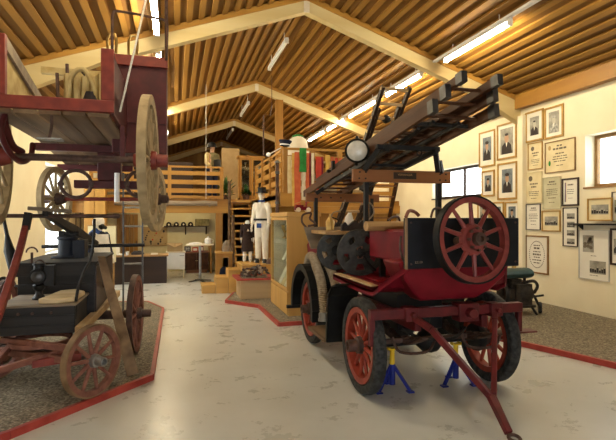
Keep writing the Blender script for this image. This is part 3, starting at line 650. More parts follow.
# ================================================================ ODDMENTS ON THE SEATS
q = MB(); pts = []
for i in range(13):
    x = 1.86+.5*i/12; pts.append((x, 5.30, 1.53+.03*math.sin(i*2.1)+.05*(1-abs(i-6)/6)))
q.prism(pts+[(2.36, 5.30, 1.462), (1.86, 5.30, 1.462)], (0, .05, 0)); tag(q.build('leather_cover', 'uniform', loc=(2.1, 5.3, 1.45)), 'dark brown scalloped leather cover on the seat above the hose reels', 'leather cover')
c = at(349, 226, 5.7); q = MB(); q.loft([((c.x, c.y, 1.47), .06, .06), ((c.x, c.y, 1.56), .065, .06), ((c.x, c.y, 1.62), .05, .045), ((c.x+.01, c.y, 1.68), .02, .018)], 12, .12)
tag(q.build('rolled_cloth', 'cloth', loc=(c.x, c.y, 1.47)), 'pale rolled cloth standing on the old seat behind the reels', 'cloth')
c = at(330, 225, 5.7); q = MB(); q.lathe([(.05, 0), (.055, .1), (.03, .14), (.012, .17), (.012, .2)], (c.x, c.y, 1.465), n=14); t = thing('oil_can', 'small brass and green oil can on the grey seat board', 'oil can', (c.x, c.y, 1.465)); q.build('can', 'brass', t)
q = MB(); q.tube(smoothpath([(c.x+.05, c.y, 1.5), (c.x+.11, c.y, 1.58), (c.x+.03, c.y, 1.62)], 5), .008); q.build('handle', 'black', t)
# ================================================================ RED WAGON HUNG HIGH AT THE LEFT
W = thing('horse_wagon', 'old maroon horse-drawn wagon with big dry wooden wheels, hung high below the ceiling', 'wagon', (-.85, 5.2, 2.0))
for x, s, k in ((-.235, 1, -.06), (-1.52, -1, -.10)): wheel(W, (x, 4.8, 2.15), (s, k, 0), .605, .075, .075, 14, 'oldwheel', 'oldwheel', .012, 'iron', .085, .17, .042, 'wred')
for x, y, s in ((-.215, 5.88, 1), (-1.33, 6.17, -1)): wheel(W, (x, y, 1.83), (s, -.24*s, 0), .375, .055, .06, 12, 'oldwheel', 'oldwheel', .01, 'iron', .065, .14, .036, 'iron')
q = MB(); q.cyl((-1.50, 4.8, 2.15), (-.24, 4.8, 2.15), .032); q.beam((-1.25, 4.8, 2.155), (-.42, 4.8, 2.155), .05, .05); q.build('axle', 'iron', W)
q = MB(); q.cyl((-1.33, 6.17, 1.83), (-.22, 5.88, 1.83), .022); q.build('axle', 'wred', W)
# body: planked floor, cross bars, sides
for k in range(5):
    x = -1.42+k*.182; q = MB(); q.rings([[V((x+a, y, z+b)) for a, b in ((0, 0), (.164, 0), (.164, .032), (0, .032))] for y, z in ((4.32, 2.443), (5.85, 2.443), (7.2, 2.33))]); q.build('floor_plank', 'oldwood2' if k in (1, 4) else 'oldwood', W)
for y, z, x0, x1 in ((5.85, 2.385, -1.46, -.48), (7.1, 2.29, -1.50, -.56)):
    q = MB(); q.box((x0, y-.04, z-.04), (x1, y+.04, z+.038)); q.build('cross_bar', 'maroon', W, bevel=.005)
q = MB(); q.box((-1.10, 5.96, 1.95), (-.40, 6.08, 2.04)); q.box((-.85, 5.94, 2.04), (-.6, 6.1, 2.43)); q.build('bolster', 'maroon', W, bevel=.008)
q = MB(); q.box((-1.45, 4.27, 2.475), (-.485, 4.33, 2.575)); q.build('end_rail', 'wred', W, bevel=.006)
for a, b, tp in ((-1.375, -1.278, 3.05), (-.585, -.485, 3.0)):
    q = MB(); q.box((a, 4.27, 2.575), (b, 4.33, tp)); q.build('corner_post', 'wred', W, bevel=.006)
q = MB(); q.prism([(-1.34, 4.33, 2.47), (-1.34, 6.1, 2.47), (-1.34, 6.1, 2.66), (-1.34, 4.33, 3.03)], (.03, 0, 0)); q.build('side_board', 'canvas', W); q = MB(); q.beam((-1.315, 4.33, 3.0), (-1.315, 6.1, 2.63), .06, .10); q.build('top_plank', 'greywood', W)
q = MB(); q.prism([(-.52, 4.33, 2.47), (-.52, 5.5, 2.47), (-.52, 5.5, 3.0), (-.52, 4.33, 2.96)], (.03, 0, 0)); q.build('side_board', 'maroon', W)
# tall seat box with red cap and iron handrail
q = MB(); q.box((-.64, 5.46, 2.3), (-.085, 6.05, 3.30)); bx = q.build('seat_box', 'maroon', W, bevel=.008)
q = MB(); q.box((-.66, 5.42, 3.22), (-.075, 5.5, 3.33)); q.box((-.66, 5.42, 2.62), (-.60, 5.46, 3.22)); q.build('cap_rail', 'wred', bx, bevel=.006)
q = MB(); q.box((-.55, 5.44, 2.62), (-.09, 5.462, 2.65)); q.build('panel_strip', 'maroon', bx)
q = MB(); q.tube(smoothpath([(-.63, 5.41, 3.16), (-.63, 5.41, 3.6), (-.62, 5.41, 3.74), (-.56, 5.41, 3.77), (-.2, 5.41, 3.74), (-.1, 5.41, 3.72), (-.08, 5.41, 3.64), (-.09, 5.41, 3.3)], 5), .014); q.build('handrail', 'iron', bx)
for px in (112, 133):
    p = at(px, 45, 5.5); q = MB(); q.tube([(p.x-.04, p.y, 3.32), (p.x-.045, p.y, 3.5), (p.x-.02, p.y, 3.56), (p.x+.03, p.y, 3.56), (p.x+.045, p.y, 3.5), (p.x+.04, p.y, 3.36)], .014, 8); q.build('hook', 'brass', bx)
q = MB(); q.box((-.5, 4.86, 2.16), (-.455, 4.92, 2.48)); q.build('stake', 'maroon', W, bevel=.004)
q = MB(); q.cyl((-1.36, 4.25, 2.6), (-1.36, 4.25, 3.5), .016, n=8); q.build('iron_rod', 'iron', W)
# yellow bench rail and its stays
q = MB(); a, b = at(52, 71, 5.3), at(104, 73, 5.3); q.beam((-1.27, 5.3, a.z), (-.55, 5.3, a.z-.01), .05, .07); q.build('bench_rail', 'canvas', W, bevel=.006)
for px, y0, y1 in ((57, 73, 98), (67, 64, 98), (83, 69, 84)):
    p = at(px, y0, 5.26); q = MB(); q.cyl((p.x, 5.26, p.z), (p.x+.02, 5.26, 2.47), .016, n=8); q.build('stay', 'iron', W)
# springs, step and hanging irons under the body
for x in (-1.32,):
    q = MB(); q.tube(smoothpath([(x, 4.42, 2.46), (x-.02, 4.38, 2.3), (x, 4.5, 2.16), (x+.02, 4.75, 2.1), (x+.02, 5.05, 2.18), (x, 5.2, 2.32)], 6), .025); q.build('spring', 'maroon', W)
for px, py in ((76, 184), (141, 184)):
    c = at(px, py, 5.86); q = MB(); q.tube([c+V((.155*math.cos(2*PI*i/24)*(1.0), 0, .15*math.sin(2*PI*i/24)+.012*abs(math.cos(2*PI*i/24))**4*0)) for i in range(24)], .02, 8, True)
    for s in (-1, 1): q.cyl(c+V((s*.155, -.025, 0)), c+V((s*.155, .025, 0)), .03, n=8)
    q.build('elliptic_spring', 'iron', W)
q = MB(); q.tube(smoothpath([(-.97, 4.36, 2.47), (-.965, 4.35, 2.36), (-.98, 4.33, 2.25)], 5), .012); q.build('step_rod', 'iron', W); q = MB(); q.box((-1.06, 4.28, 2.235), (-.88, 4.38, 2.25)); q.build('step_plate', 'steel', W)
q = MB(); q.tube(smoothpath([at(2, 105, 4.5), at(5, 125, 4.55), at(12, 145, 4.7), at(22, 152, 4.85)], 6), .032, 10); q.build('brake_arm', 'maroon', W)
p0, p1 = at(117, 173, 5.7), at(117, 202, 5.7); q = MB(); q.cyl(p0, p1, .028); q.build('white_pipe', 'white', W, ); 
# canvas bundle on the wagon floor
c = at(87, 91, 4.9); t = thing('canvas_bundle', 'yellow folded canvas bundle lying inside the hanging maroon wagon', 'bundle', (c.x, 4.9, 2.475))
q = MB()
for i in range(5): q.rings([[V((c.x-.14+.07*i+.05*math.cos(a), 4.9+.15*math.sin(a)*(1 if k else .8), 2.477+.43*k*(1+.05*math.sin(i*2)))) for a in [2*PI*j/10 for j in range(10)]] for k in (0, .5, .8, 1)])
q.build('canvas', 'canvas', t)
q = MB(); q.tube(smoothpath([(c.x-.14, 4.74, 2.6), (c.x-.1, 4.7, 2.85), (c.x, 4.68, 2.93), (c.x+.08, 4.7, 2.8), (c.x+.1, 4.74, 2.6)], 5), .022); q.build('strap', 'canvas', t)
q = MB(); q.loft([((c.x+.06, 4.715, 2.56), .05, .03), ((c.x+.06, 4.71, 2.64), .07, .03), ((c.x+.06, 4.715, 2.74), .04, .03)], 12, .1); q.build('opening', 'uniform', t)
# what it hangs from
for i, (x, y, z, lb) in enumerate(((-.045, 5.56, 3.30, 'dark hanging rod from ceiling to the maroon seat box, nearer of the pair'), (-.045, 5.95, 3.30, 'dark hanging rod from ceiling to the maroon seat box, farther of the pair'), (-1.36, 4.25, 3.5, 'thin dark hanging rod from ceiling to the open corner of the maroon wagon'))):
    q = MB(); q.cyl((x-(.05 if i < 2 else 0), y, z+(.035 if i < 2 else .006)), (x-(.05 if i < 2 else 0), y, ceil(x)-.01), .014, n=8); tag(q.build('hanging_rod', 'iron', loc=(x, y, 4)), lb, 'rod', 'hanging rods')
q = MB(); p0, p1 = at(120, 112, 4.55), at(146, 0, 4.55); d = p1-p0; q.cyl(p0, p0+d*((ceil(p1.x)-p0.z)/d.z*.985), .009, n=8); tag(q.build('hanging_rope', 'rope', loc=p0), 'thin white rope slanting up from the maroon wagon to the ceiling', 'rope')
q = MB(); p = at(206, 170, 12.4); q.cyl((p.x, 12.4, 2.1), (p.x, 12.4, ceil(p.x)), .006, n=6); tag(q.build('hanging_rope', 'rope', loc=(p.x, 12.4, 3)), 'thin pale cord hanging straight down before the back gallery railing', 'rope')
# ================================================================ HAND-PUMP WAGON BELOW IT
P = thing('pump_wagon', 'old hand-pump fire wagon with black wooden box and faded red spoked wheels on gravel', 'wagon', (-1.15, 5.3, .056))
GZ0 = .056
wheel(P, (-.44, 5.95, GZ0+.45), (1, -.08, 0), .45, .06, .055, 12, 'pinkred', 'iron', .012, 'iron', .06, .17, .04, 'iron')
wheel(P, (-1.78, 5.95, GZ0+.45), (-1, 0, 0), .45, .06, .055, 12, 'pinkred', 'iron', .012, 'iron', .06, .17, .04, 'iron')
fa = V((.80, -.60, 0)); fR = V((-.69, 4.56, GZ0+.315)); fL = fR-fa*1.22
wheel(P, fR, fa, .315, .06, .045, 10, 'pinkred', 'oldwood2', .014, 'iron', .055, .13, .036, 'steel', phase=.2)
wheel(P, fL, -fa, .315, .06, .045, 10, 'pinkred', 'oldwood2', .014, 'iron', .055, .13, .036, 'iron')
q = MB(); q.cyl(fR, fL, .028); q.beam(fR-fa*.2, fL+fa*.2, .07, .08); q.build('axle', 'iron', P)
q = MB(); q.cyl((-1.78, 5.95, GZ0+.45), (-.45, 5.95, GZ0+.45), .03); q.beam((-1.6, 5.95, GZ0+.45), (-.62, 5.95, GZ0+.45), .08, .09); q.build('axle', 'iron', P)
q = MB(); q.box((-1.46, 4.72, .585), (-.86, 5.34, .83)); sb = q.build('seat_box', 'navyw', P, bevel=.008)
for z in (.66, .745):
    q = MB(); q.box((-1.455, 4.712, z), (-.865, 4.722, z+.006)); q.build('plank_groove', 'black', sb)
q = MB(); q.box((-1.48, 4.69, .83), (-.845, 5.36, .852)); q.build('seat_top', 'greywood', sb, bevel=.004)
q = MB()
for x in (-1.31, -1.2, -1.05): q.cyl((x, 4.705, .775), (x, 4.722, .775), .013, n=8)
q.build('iron_boss', 'iron', sb)
q = MB(); q.prism([(-1.5, 5.38, .6), (-1.5, 5.38, 1.14), (-1.5, 6.75, 1.17), (-1.5, 6.75, .6)], (.70, 0, 0)); bx = q.build('water_box', 'navyw', P, bevel=.006)
q = MB(); q.box((-1.52, 5.355, 1.03), (-.79, 5.385, 1.15)); q.box((-1.52, 5.36, .93), (-.79, 5.385, .95)); q.build('upper_rail', 'navyw', bx, bevel=.004)
q = MB(); q.box((-1.53, 5.35, 1.14), (-.77, 6.78, 1.165)); q.build('lid', 'navyw', bx, bevel=.004)
q = MB(); q.prism([(-.80, 5.4, .6), (-.80, 6.75, .6), (-.80, 6.75, 1.14), (-.80, 5.4, 1.12)], (.018, 0, 0)); q.build('side_panel', 'dkwood', bx)
q = MB(); q.cyl((-.80, 5.9, .86), (-.745, 5.9, .86), .035, n=10); q.build('drain_cap', 'iron', bx)
q = MB(); q.beam((-.83, 4.72, .60), (-.735, 6.85, .62), .07, .075); q.build('sill_beam', 'palewood', P, bevel=.006)
q = MB(); q.beam((-1.48, 4.72, .60), (-1.5, 6.85, .62), .07, .075); q.build('sill_beam', 'palewood', P, bevel=.006)
# faded red fore-carriage
for z, l in ((.52, .66), (.42, .60)):
    q = MB(); c = (fR+fL)/2; q.beam(V((c.x, c.y-.25, z))-fa*l*.72, V((c.x, c.y-.25, z))+fa*(l*.62), .05, .055); q.build('bolster', 'pinkred', P, bevel=.006)
q = MB(); c = V(((fR+fL).x/2, (fR+fL).y/2, .47)); q.lathe([(.24, 0), (.27, 0), (.27, .04), (.24, .04)], c, (0, 0, 1), 24, True); q.build('turntable', 'pinkred', P)
for k, (a, b) in enumerate((((-1.42, 4.95, .47), (-1.38, 4.1, .42)), ((-.92, 4.68, .45), (-1.5, 4.15, .40)))):
    q = MB(); q.beam(a, b, .045, .05); q.build('fore_bar', 'pinkred', P, bevel=.005)
q = MB(); q.beam((-.8, 4.62, .41), (-1.15, 4.5, .40), .12, .06); q.build('red_plate', 'wred', P)
# lever pump standing in the box
pc = V((-1.17, 6.0, 1.165))
q = MB(); q.lathe([(.17, 0), (.17, .025), (.10, .03), (.095, .2), (.11, .21), (.11, .235), (.05, .25)], pc, n=20); q.box((pc.x+.08, pc.y-.14, pc.z), (pc.x+.2, pc.y+.1, pc.z+.2)); q.build('pump_cylinder', 'bluep', P, bevel=.004)
q = MB(); q.beam(pc+V((-.06, 0, .2)), pc+V((-.06, 0, .30)), .05, .06, (0, 1, 0)); q.beam(pc+V((.06, 0, .2)), pc+V((.06, 0, .30)), .05, .06, (0, 1, 0)); q.cyl(pc+V((-.09, 0, .27)), pc+V((.12, 0, .27)), .025); q.build('fulcrum', 'black', P)
ra, rb = V((-1.22, 5.22, 1.66)), V((-1.0, 6.95, 1.27))
q = MB(); q.beam(ra, (ra+rb)/2, .05, .06, w2=.06, h2=.11); q.beam((ra+rb)/2, rb, .06, .11, w2=.05, h2=.06); q.build('rocker_beam', 'black', P, bevel=.006)
q = MB(); q.cyl((-1.75, 5.26, 1.63), (-.60, 5.26, 1.63), .02); q.lathe([(.026, 0), (.026, .05), (.014, .06)], (-.60, 5.26, 1.63), (1, 0, 0), 10); q.build('pump_handle', 'iron', P)
q = MB(); q.cyl((-1.67, 7.0, 1.24), (-.40, 7.0, 1.245), .024); q.build('pump_handle', 'black', P)
q = MB(); q.beam((-1.37, 5.22, 1.705), (-1.0, 5.32, 1.675), .09, .035); q.build('top_plank', 'greywood', P, bevel=.006)
q = MB(); q.beam((-1.36, 5.22, 1.66), (-1.38, 5.20, 1.50), .06, .07, (0, 1, 0)); q.build('socket', 'black', P)
q = MB(); pts = smoothpath([(-1.38, 5.20, 1.53), (-1.375, 5.02, 1.34), (-1.36, 4.68, 1.08), (-1.345, 4.28, .8), (-1.35, 3.98, .64)], 5)
for a, b in zip(pts, pts[1:]): q.beam(a, b+(b-a)*.1, .055, .055)
q.build('draw_handle', 'wred', P, bevel=.006)
q = MB(); a, b, c = at(1, 205, 5.72), at(7, 235, 5.72), at(13, 275, 5.72); q.tube([a, b, b+(c-b)*.4, c], [.014, .02, .055, .03], 10); q.build('brake_lever', 'black', P)
q = MB(); q.tube(smoothpath([at(-4, 282, 4.9), at(3, 278, 4.95), at(9, 281, 5.0), at(10, 292, 5.05)], 5), .014); q.build('seat_iron', 'black', P)
q = MB(); q.tube(smoothpath([(-.87, 4.75, .7), (-.86, 4.85, .95), (-.83, 5.05, 1.12), (-.82, 5.3, 1.2), (-.80, 5.36, 1.40), (-.80, 5.4, 1.60)], 6), .014); q.build('side_iron', 'black', P)
q = MB(); q.beam((-1.36, 5.33, 1.165), (-1.36, 5.33, 1.27), .02, .02, (0, 1, 0)); q.tube(arc((-1.36, 5.33, 1.27), .05, 0, 180, 8, (1, 0, 0), (0, 0, 1)), .008, 6); q.build('staple', 'iron', P)
# lantern, slab and weathered shaft
c = V((-1.22, 5.02, .853)); t = thing('carriage_lantern', 'black carbide carriage lantern with round lens standing on the pump wagon seat', 'lantern', c)
q = MB(); q.lathe([(.06, 0), (.06, .012), (.045, .03), (.03, .05), (.03, .08), (.05, .1), (.055, .13), (.03, .15)], c, n=18); q.build('base', 'black', t)
ax = V((-.1, -1, 0)).normalized(); h = c+V((0, 0, .215))
q = MB(); q.lathe([(.03, -.1), (.055, -.08), (.065, 0), (.075, .04), (.07, .06), (.058, .065)], h, ax, 20); q.lathe([(.03, .05), (.045, .06), (.045, .1), (.055, .105), (.055, .118), (.02, .125)], h, (0, 0, 1), 14); q.box((h.x+.05, h.y-.03, h.z-.09), (h.x+.13, h.y+.05, h.z+.1)); q.build('housing', 'black', t)
q = MB(); q.lathe([(.056, .06), (.04, .072), (.002, .078)], h, ax, 18); q.build('lens', 'darksteel', t)
q = MB(); q.tube(arc(h+V((0, 0, .11)), .04, 0, 180, 8, (1, 0, 0), (0, 0, 1)), .006, 6); q.build('handle', 'iron', t)
q = MB(); q.prism([(-1.16, 4.74, .853), (-1.0, 4.71, .853), (-.88, 4.78, .853), (-.85, 5.15, .853), (-.96, 5.32, .853), (-1.09, 5.26, .853)], (0, 0, .045)); tag(q.build('wooden_slab', 'paleslab', loc=(-1, 4.95, .853), bevel=.008), 'pale wooden slab lying on the pump wagon seat beside the lantern', 'slab')
q = MB(); pts = smoothpath([(-.745, 5.42, 1.19), (-.715, 5.36, 1.16), (-.64, 5.28, .9), (-.53, 5.18, .55), (-.40, 5.06, .075)], 6)
for i, (a, b) in enumerate(zip(pts, pts[1:])): q.beam(a, b+(b-a)*.12, .05, .06+.055*i/len(pts), (1, 0, 0))
tag(q.build('wooden_shaft', 'oldwood2', loc=(-.4, 5.06, .06), bevel=.008), 'weathered grey curved timber shaft leaning against the pump wagon', 'wooden shaft')
# thin steel ladder behind the pump wagon
t = thing('steel_ladder', 'thin grey steel ladder standing behind the rear wheel of the pump wagon', 'ladder', (-.67, 8.5, .056))
for x in (-.82, -.52):
    q = MB(); q.box((x-.013, 8.48, .056), (x+.013, 8.52, 2.36)); q.build('side_rail', 'darksteel', t)
for z in (.54, .86, 1.17, 1.48, 1.79, 2.1):
    q = MB(); q.cyl((-.82, 8.5, z), (-.52, 8.5, z), .016, n=8); q.build('rung', 'steel', t)
# ================================================================ PEOPLE-SIZED DUMMIES
def body(parent, base, H, m_, face=(0, -1), arms=((.16, 8), (.16, 8)), name='body', head=True, lean=0, legs=True):
    """one continuous skinned figure: base = point between the feet, H = height, arms = (bend forward m, out deg)"""
    b = V(base); f = V((face[0], face[1], 0)).normalized(); r = V((-f.y, f.x, 0)); k = H/1.75
    P, E_, Rr = [], [], []
    def a(p, rad, prev=None):
        q = b+r*p[0]*k+f*p[1]*k+V((0, 0, p[2]*k)); P.append(q); Rr.append(rad*k)
        if prev is not None: E_.append((prev, len(P)-1))
        return len(P)-1
    pel = a((0, 0, .95), .14); w = a((0, 0, 1.12), .12, pel); ch = a((0, 0, 1.32), .15, w); nb = a((0, 0, 1.46), .075, ch)
    if head:
        nk = a((0, .01, 1.53), .052, nb); hd = a((0, .015, 1.60), .075, nk); h2 = a((0, .01, 1.68), .085, hd); a((0, 0, 1.73), .06, h2)
        ns = a((0, .095, 1.625), .014, hd); a((0, .10, 1.605), .014, ns); a((.083, 0, 1.63), .012, hd); a((-.083, 0, 1.63), .012, hd)
    for s, (fw, out) in ((-1, arms[0]), (1, arms[1])):
        sh = a((s*.18, 0, 1.42), .055, ch); o = math.sin(R(out)); el = a((s*(.21+.28*o), -.01+fw*.25, 1.14), .042, sh); wr = a((s*(.21+.38*o), fw, .90+fw*.35), .028, el); pm = a((s*(.21+.40*o), fw+.02, .83+fw*.4), .026, wr)
        for j, l in enumerate((.055, .07, .075, .065)):
            k1 = a((s*(.21+.40*o)+(j-1.5)*.004, fw+.02+(j-1.5)*.02, .79+fw*.4), .009, pm); a((s*(.205+.40*o), fw+.025+(j-1.5)*.021, .79+fw*.4-l), .008, k1)
        th = a((s*(.20+.40*o), fw+.06, .82+fw*.4), .01, pm); a((s*(.195+.40*o), fw+.075, .785+fw*.4), .009, th)
    for s in (-1, 1) if legs else ():
        hp = a((s*.09, 0, .88), .088, pel); kn = a((s*.105, .01, .50), .058, hp); an = a((s*.11, -.01, .10), .04, kn); hl = a((s*.11, -.02, .04), .038, an); a((s*.125, .13, .03), .032, hl)
    me = bpy.data.meshes.new(name); lo = ORG[parent.name]; me.from_pydata([p-lo for p in P], E_, []); me.materials.append(M[m_])
    o = bpy.data.objects.new(name, me); COL.objects.link(o); o.parent = parent; ORG[o.name] = lo
    sk = o.modifiers.new('skin', 'SKIN'); sk.use_smooth_shade = True
    for i, v in enumerate(me.skin_vertices[0].data): v.radius = (Rr[i], Rr[i]); v.use_root = (i == 0)
    sb = o.modifiers.new('sub', 'SUBSURF'); sb.levels = 1; sb.render_levels = 2
    return lambda x, y, z: b+r*x*k+f*y*k+V((0, 0, z*k)), o
def jacket(parent, T, m_, z0=.78, fl=.02, name='jacket', w=1):
    q = MB(); C = lambda z: T(0, 0, z); k = (T(0, 0, 1)-T(0, 0, 0)).z*w
    q.loft([(C(z0), (.205+fl)*k, (.15+fl)*k), (C(.95), .195*k, .15*k), (C(1.1), .17*k, .13*k), (C(1.3), .2*k, .145*k), (C(1.42), .19*k, .11*k), (C(1.475), .09*k, .075*k)], 18, .02); return q.build(name, m_, parent)
def sleeve(parent, T, m_, s, fw, out):
    q = MB(); o = math.sin(R(out)); k = (T(0, 0, 1)-T(0, 0, 0)).z
    q.tube([T(s*.15, 0, 1.43), T(s*.19, 0, 1.38), T(s*(.21+.28*o), -.01+fw*.25, 1.14), T(s*(.21+.37*o), fw*.95, .93+fw*.35)], [.065*k, .075*k, .06*k, .048*k], 12); return q.build('sleeve', m_, parent)
def trousers(parent, T, m_, z1=.98, bottom=.1):
    q = MB(); k = (T(0, 0, 1)-T(0, 0, 0)).z
    for s in (-1, 1): q.tube([T(s*.085, 0, z1), T(s*.095, 0, .8), T(s*.105, .01, .5), T(s*.11, 0, bottom)], [.11*k, .105*k, .08*k, .065*k], 14)
    return q.build('trousers', m_, parent)
def shoes(parent, T, m_='black'):
    k = (T(0, 0, 1)-T(0, 0, 0)).z; z = T(0, 0, 0).z
    for s in (-1, 1):
        q = MB(); c = T(s*.115, .05, 0); q.loft([((c.x, c.y, z+.001), .055*k, .14*k), ((c.x, c.y, z+.05*k), .055*k, .135*k), ((c.x, c.y+.04*k, z+.10*k), .05*k, .06*k)], 12); q.build('shoe', m_, parent)
# platform with its three wooden steps
PT = .62
m = thing('step_block', 'lowest pine step block at the foot of the display platform', 'step', (.71, 10.9, 0), 'pine step blocks')
q = MB(); q.box((.56, 10.62, 0), (.845, 11.1, .155)); q.build('body', 'steppine', m); q = MB(); q.box((.545, 10.605, .155), (.845, 11.1, .185)); q.build('tread', 'steppine', m, bevel=.005)
m = thing('step_block', 'middle pine step block between the lowest step and the platform', 'step', (1.2, 10.9, 0), 'pine step blocks')
q = MB(); q.box((.85, 10.55, 0), (1.105, 11.1, .315)); q.build('body', 'steppine', m); q = MB(); q.box((.85, 10.535, .315), (1.105, 11.1, .345)); q.build('tread', 'steppine', m, bevel=.005)
m = thing('step_block', 'tallest pine step block just beside the display platform', 'step', (1.45, 10.9, 0), 'pine step blocks')
q = MB(); q.box((1.11, 10.5, 0), (1.355, 11.1, .475)); q.build('body', 'steppine', m); q = MB(); q.box((1.11, 10.485, .475), (1.355, 11.1, .505)); q.build('tread', 'steppine', m, bevel=.005)
m = thing('display_platform', 'light pine platform carrying the two uniformed dummies', 'platform', (2.0, 10.7, 0))
q = MB(); q.box((1.385, 10.34, 0), (2.7, 11.28, PT-.03)); q.build('body', 'lightpine', m); q = MB(); q.box((1.362, 10.32, PT-.03), (2.72, 11.29, PT)); q.build('top', 'steppine', m, bevel=.005)
# white-uniform dummy with black top hat
c = at(263, 230, 10.95); b = V((1.885, 10.8, PT))
t = thing('dummy', 'white display dummy in cream white uniform, blue collar and black top hat', 'mannequin', b)
T, o = body(t, b, 1.62, 'manneq', (-.8, -.75), ((.06, 6), (.06, 6)), 'figure')
jacket(t, T, 'suit', .62, -.01, w=.8)
for s in (-1, 1): sleeve(t, T, 'suit', s, .06, 6)
trousers(t, T, 'suit'); shoes(t, T)
q = MB(); q.lathe([(.055, 0), (.075, .0), (.08, .035), (.055, .04)], T(0, .01, 1.475), n=16, closed=True); q.build('collar', 'bluecloth', t)
q = MB(); q.loft([(T(0, 0, 1.02), .185, .145), (T(0, 0, 1.07), .18, .142)], 18); q.build('belt', 'black', t)
q = MB(); q.box(tuple(T(.02, .14, .9)-V((.05, .03, .05))), tuple(T(.02, .14, .9)+V((.05, .03, .05)))); q.build('pouch', 'bluecloth', t, bevel=.01)
q = MB(); q.lathe([(.145, 0), (.145, .012), (.098, .016), (.092, .10), (.10, .125), (.02, .13)], T(0, .0, 1.69), n=18); q.build('top_hat', 'black', t)
# headless dummy in dark child's uniform
c = at(246, 240, 10.75); b = V((1.60, 11.07, PT)); t = thing('dummy', 'headless child-size dummy in dark brown tunic and white trousers on the platform corner', 'mannequin', (b.x, b.y, PT))
b2 = V((b.x, b.y, PT+.001)); T, o = body(t, b2, 1.04, 'manneq', (-.2, -1), ((.02, 4), (.02, 4)), 'figure', head=False)
jacket(t, T, 'brown_cloth', .40, .03, 'tunic')
for s in (-1, 1): sleeve(t, T, 'brown_cloth', s, .02, 4)
trousers(t, T, 'cloth', .9, .05)
q = MB(); q.lathe([(.05, 0), (.055, .02), (.045, .07), (.02, .08)], T(0, .01, 1.46), (0, 0, 1), 14); q.build('neck_cap', 'cloth', t)
q = MB(); p = T(.03, .16, 1.22); q.add([p+V((-.03, -.012, -.025)), p+V((.03, -.012, -.025)), p+V((0, -.012, .035)), p+V((-.03, .0, -.025)), p+V((.03, .0, -.025)), p+V((0, .0, .035))], [(0, 1, 2), (5, 4, 3), (0, 2, 5, 3), (1, 4, 5, 2), (0, 3, 4, 1)]); q.build('badge', 'offwhite', t)
# dark bag and bits on platform
c = V((2.36, 10.55, PT+.001)); q = MB(); q.loft([((c.x, c.y, c.z), .16, .1), ((c.x, c.y, c.z+.12), .17, .1), ((c.x, c.y, c.z+.26), .11, .08), ((c.x+.02, c.y, c.z+.34), .03, .03)], 12, .12); tag(q.build('kit_bag', 'uniform', loc=c), 'dark lumpy kit bag on the platform at the white dummy\'s feet', 'bag')
c = V((2.05, 10.46, PT+.001)); q = MB(); q.loft([((c.x, c.y, c.z), .13, .08), ((c.x, c.y, c.z+.07), .12, .07), ((c.x, c.y, c.z+.12), .06, .04)], 12, .15); tag(q.build('folded_harness', 'iron', loc=c), 'folded dark leather harness lying on the platform edge', 'harness')
# apron dummy at left
b = V((-1.46, 10.45, 0)); t = thing('dummy', 'display dummy in white cap, black mask, white apron and blue cape beside pump wagon', 'mannequin', b)
T, o = body(t, b, 1.60, 'manneq', (.8, -.7), ((.1, 6), (.12, 6)), 'figure')
jacket(t, T, 'navycloth', .8, .02, 'tunic'); trousers(t, T, 'navycloth'); shoes(t, T)
for s in (-1, 1): sleeve(t, T, 'navycloth', s, .1, 6)
q = MB(); q.loft([(T(0, .03, .62), .2, .15), (T(0, .03, .95), .2, .165), (T(0, .03, 1.2), .18, .16), (T(0, .03, 1.42), .15, .13)], 16, .03); q.build('apron', 'cloth', t)
q = MB(); q.loft([(T(-.14, -.1, .85), .15, .12), (T(-.12, -.08, 1.2), .16, .13), (T(-.05, -.05, 1.46), .12, .1), (T(0, -.04, 1.55), .07, .07)], 14, .04); q.build('cape', 'bluecloth', t)
q = MB(); q.lathe([(.105, -.05), (.115, .02), (.105, .08), (.06, .12), (.01, .13)], T(0, -.02, 1.66), (0, .15, 1), 16); q.build('cap', 'cloth', t)
q = MB(); q.blob(T(0, .075, 1.585), (.065, .065, .06), .03); q.cyl(T(0, .10, 1.57), T(0, .2, 1.56), .035); q.build('breathing_mask', 'black', t)
# gallery fireman
b = V((1.03, 14.2, 2.14)); t = thing('dummy', 'dummy in olive fire jacket and dark helmet behind the back gallery railing', 'mannequin', b)
T, o = body(t, b, 1.62, 'skin', (.5, -.8), ((.28, 8), (.1, 8)), 'figure'); jacket(t, T, 'olive', .78, .03)
sleeve(t, T, 'canvas', -1, .28, 8); sleeve(t, T, 'olive', 1, .1, 8); trousers(t, T, 'navycloth'); shoes(t, T)
q = MB(); q.lathe([(.15, -.02), (.13, 0), (.125, .06), (.09, .12), (.02, .15)], T(0, -.01, 1.66), (0, 0, 1), 18); q.build('helmet', 'blackgloss', t)
q = MB(); p = T(.05, .2, 1.1); q.lathe([(.02, -.15), (.1, -.13), (.1, .13), (.02, .15)], p, (0, 0, 1), 14); q.build('air_bottle', 'black', t)
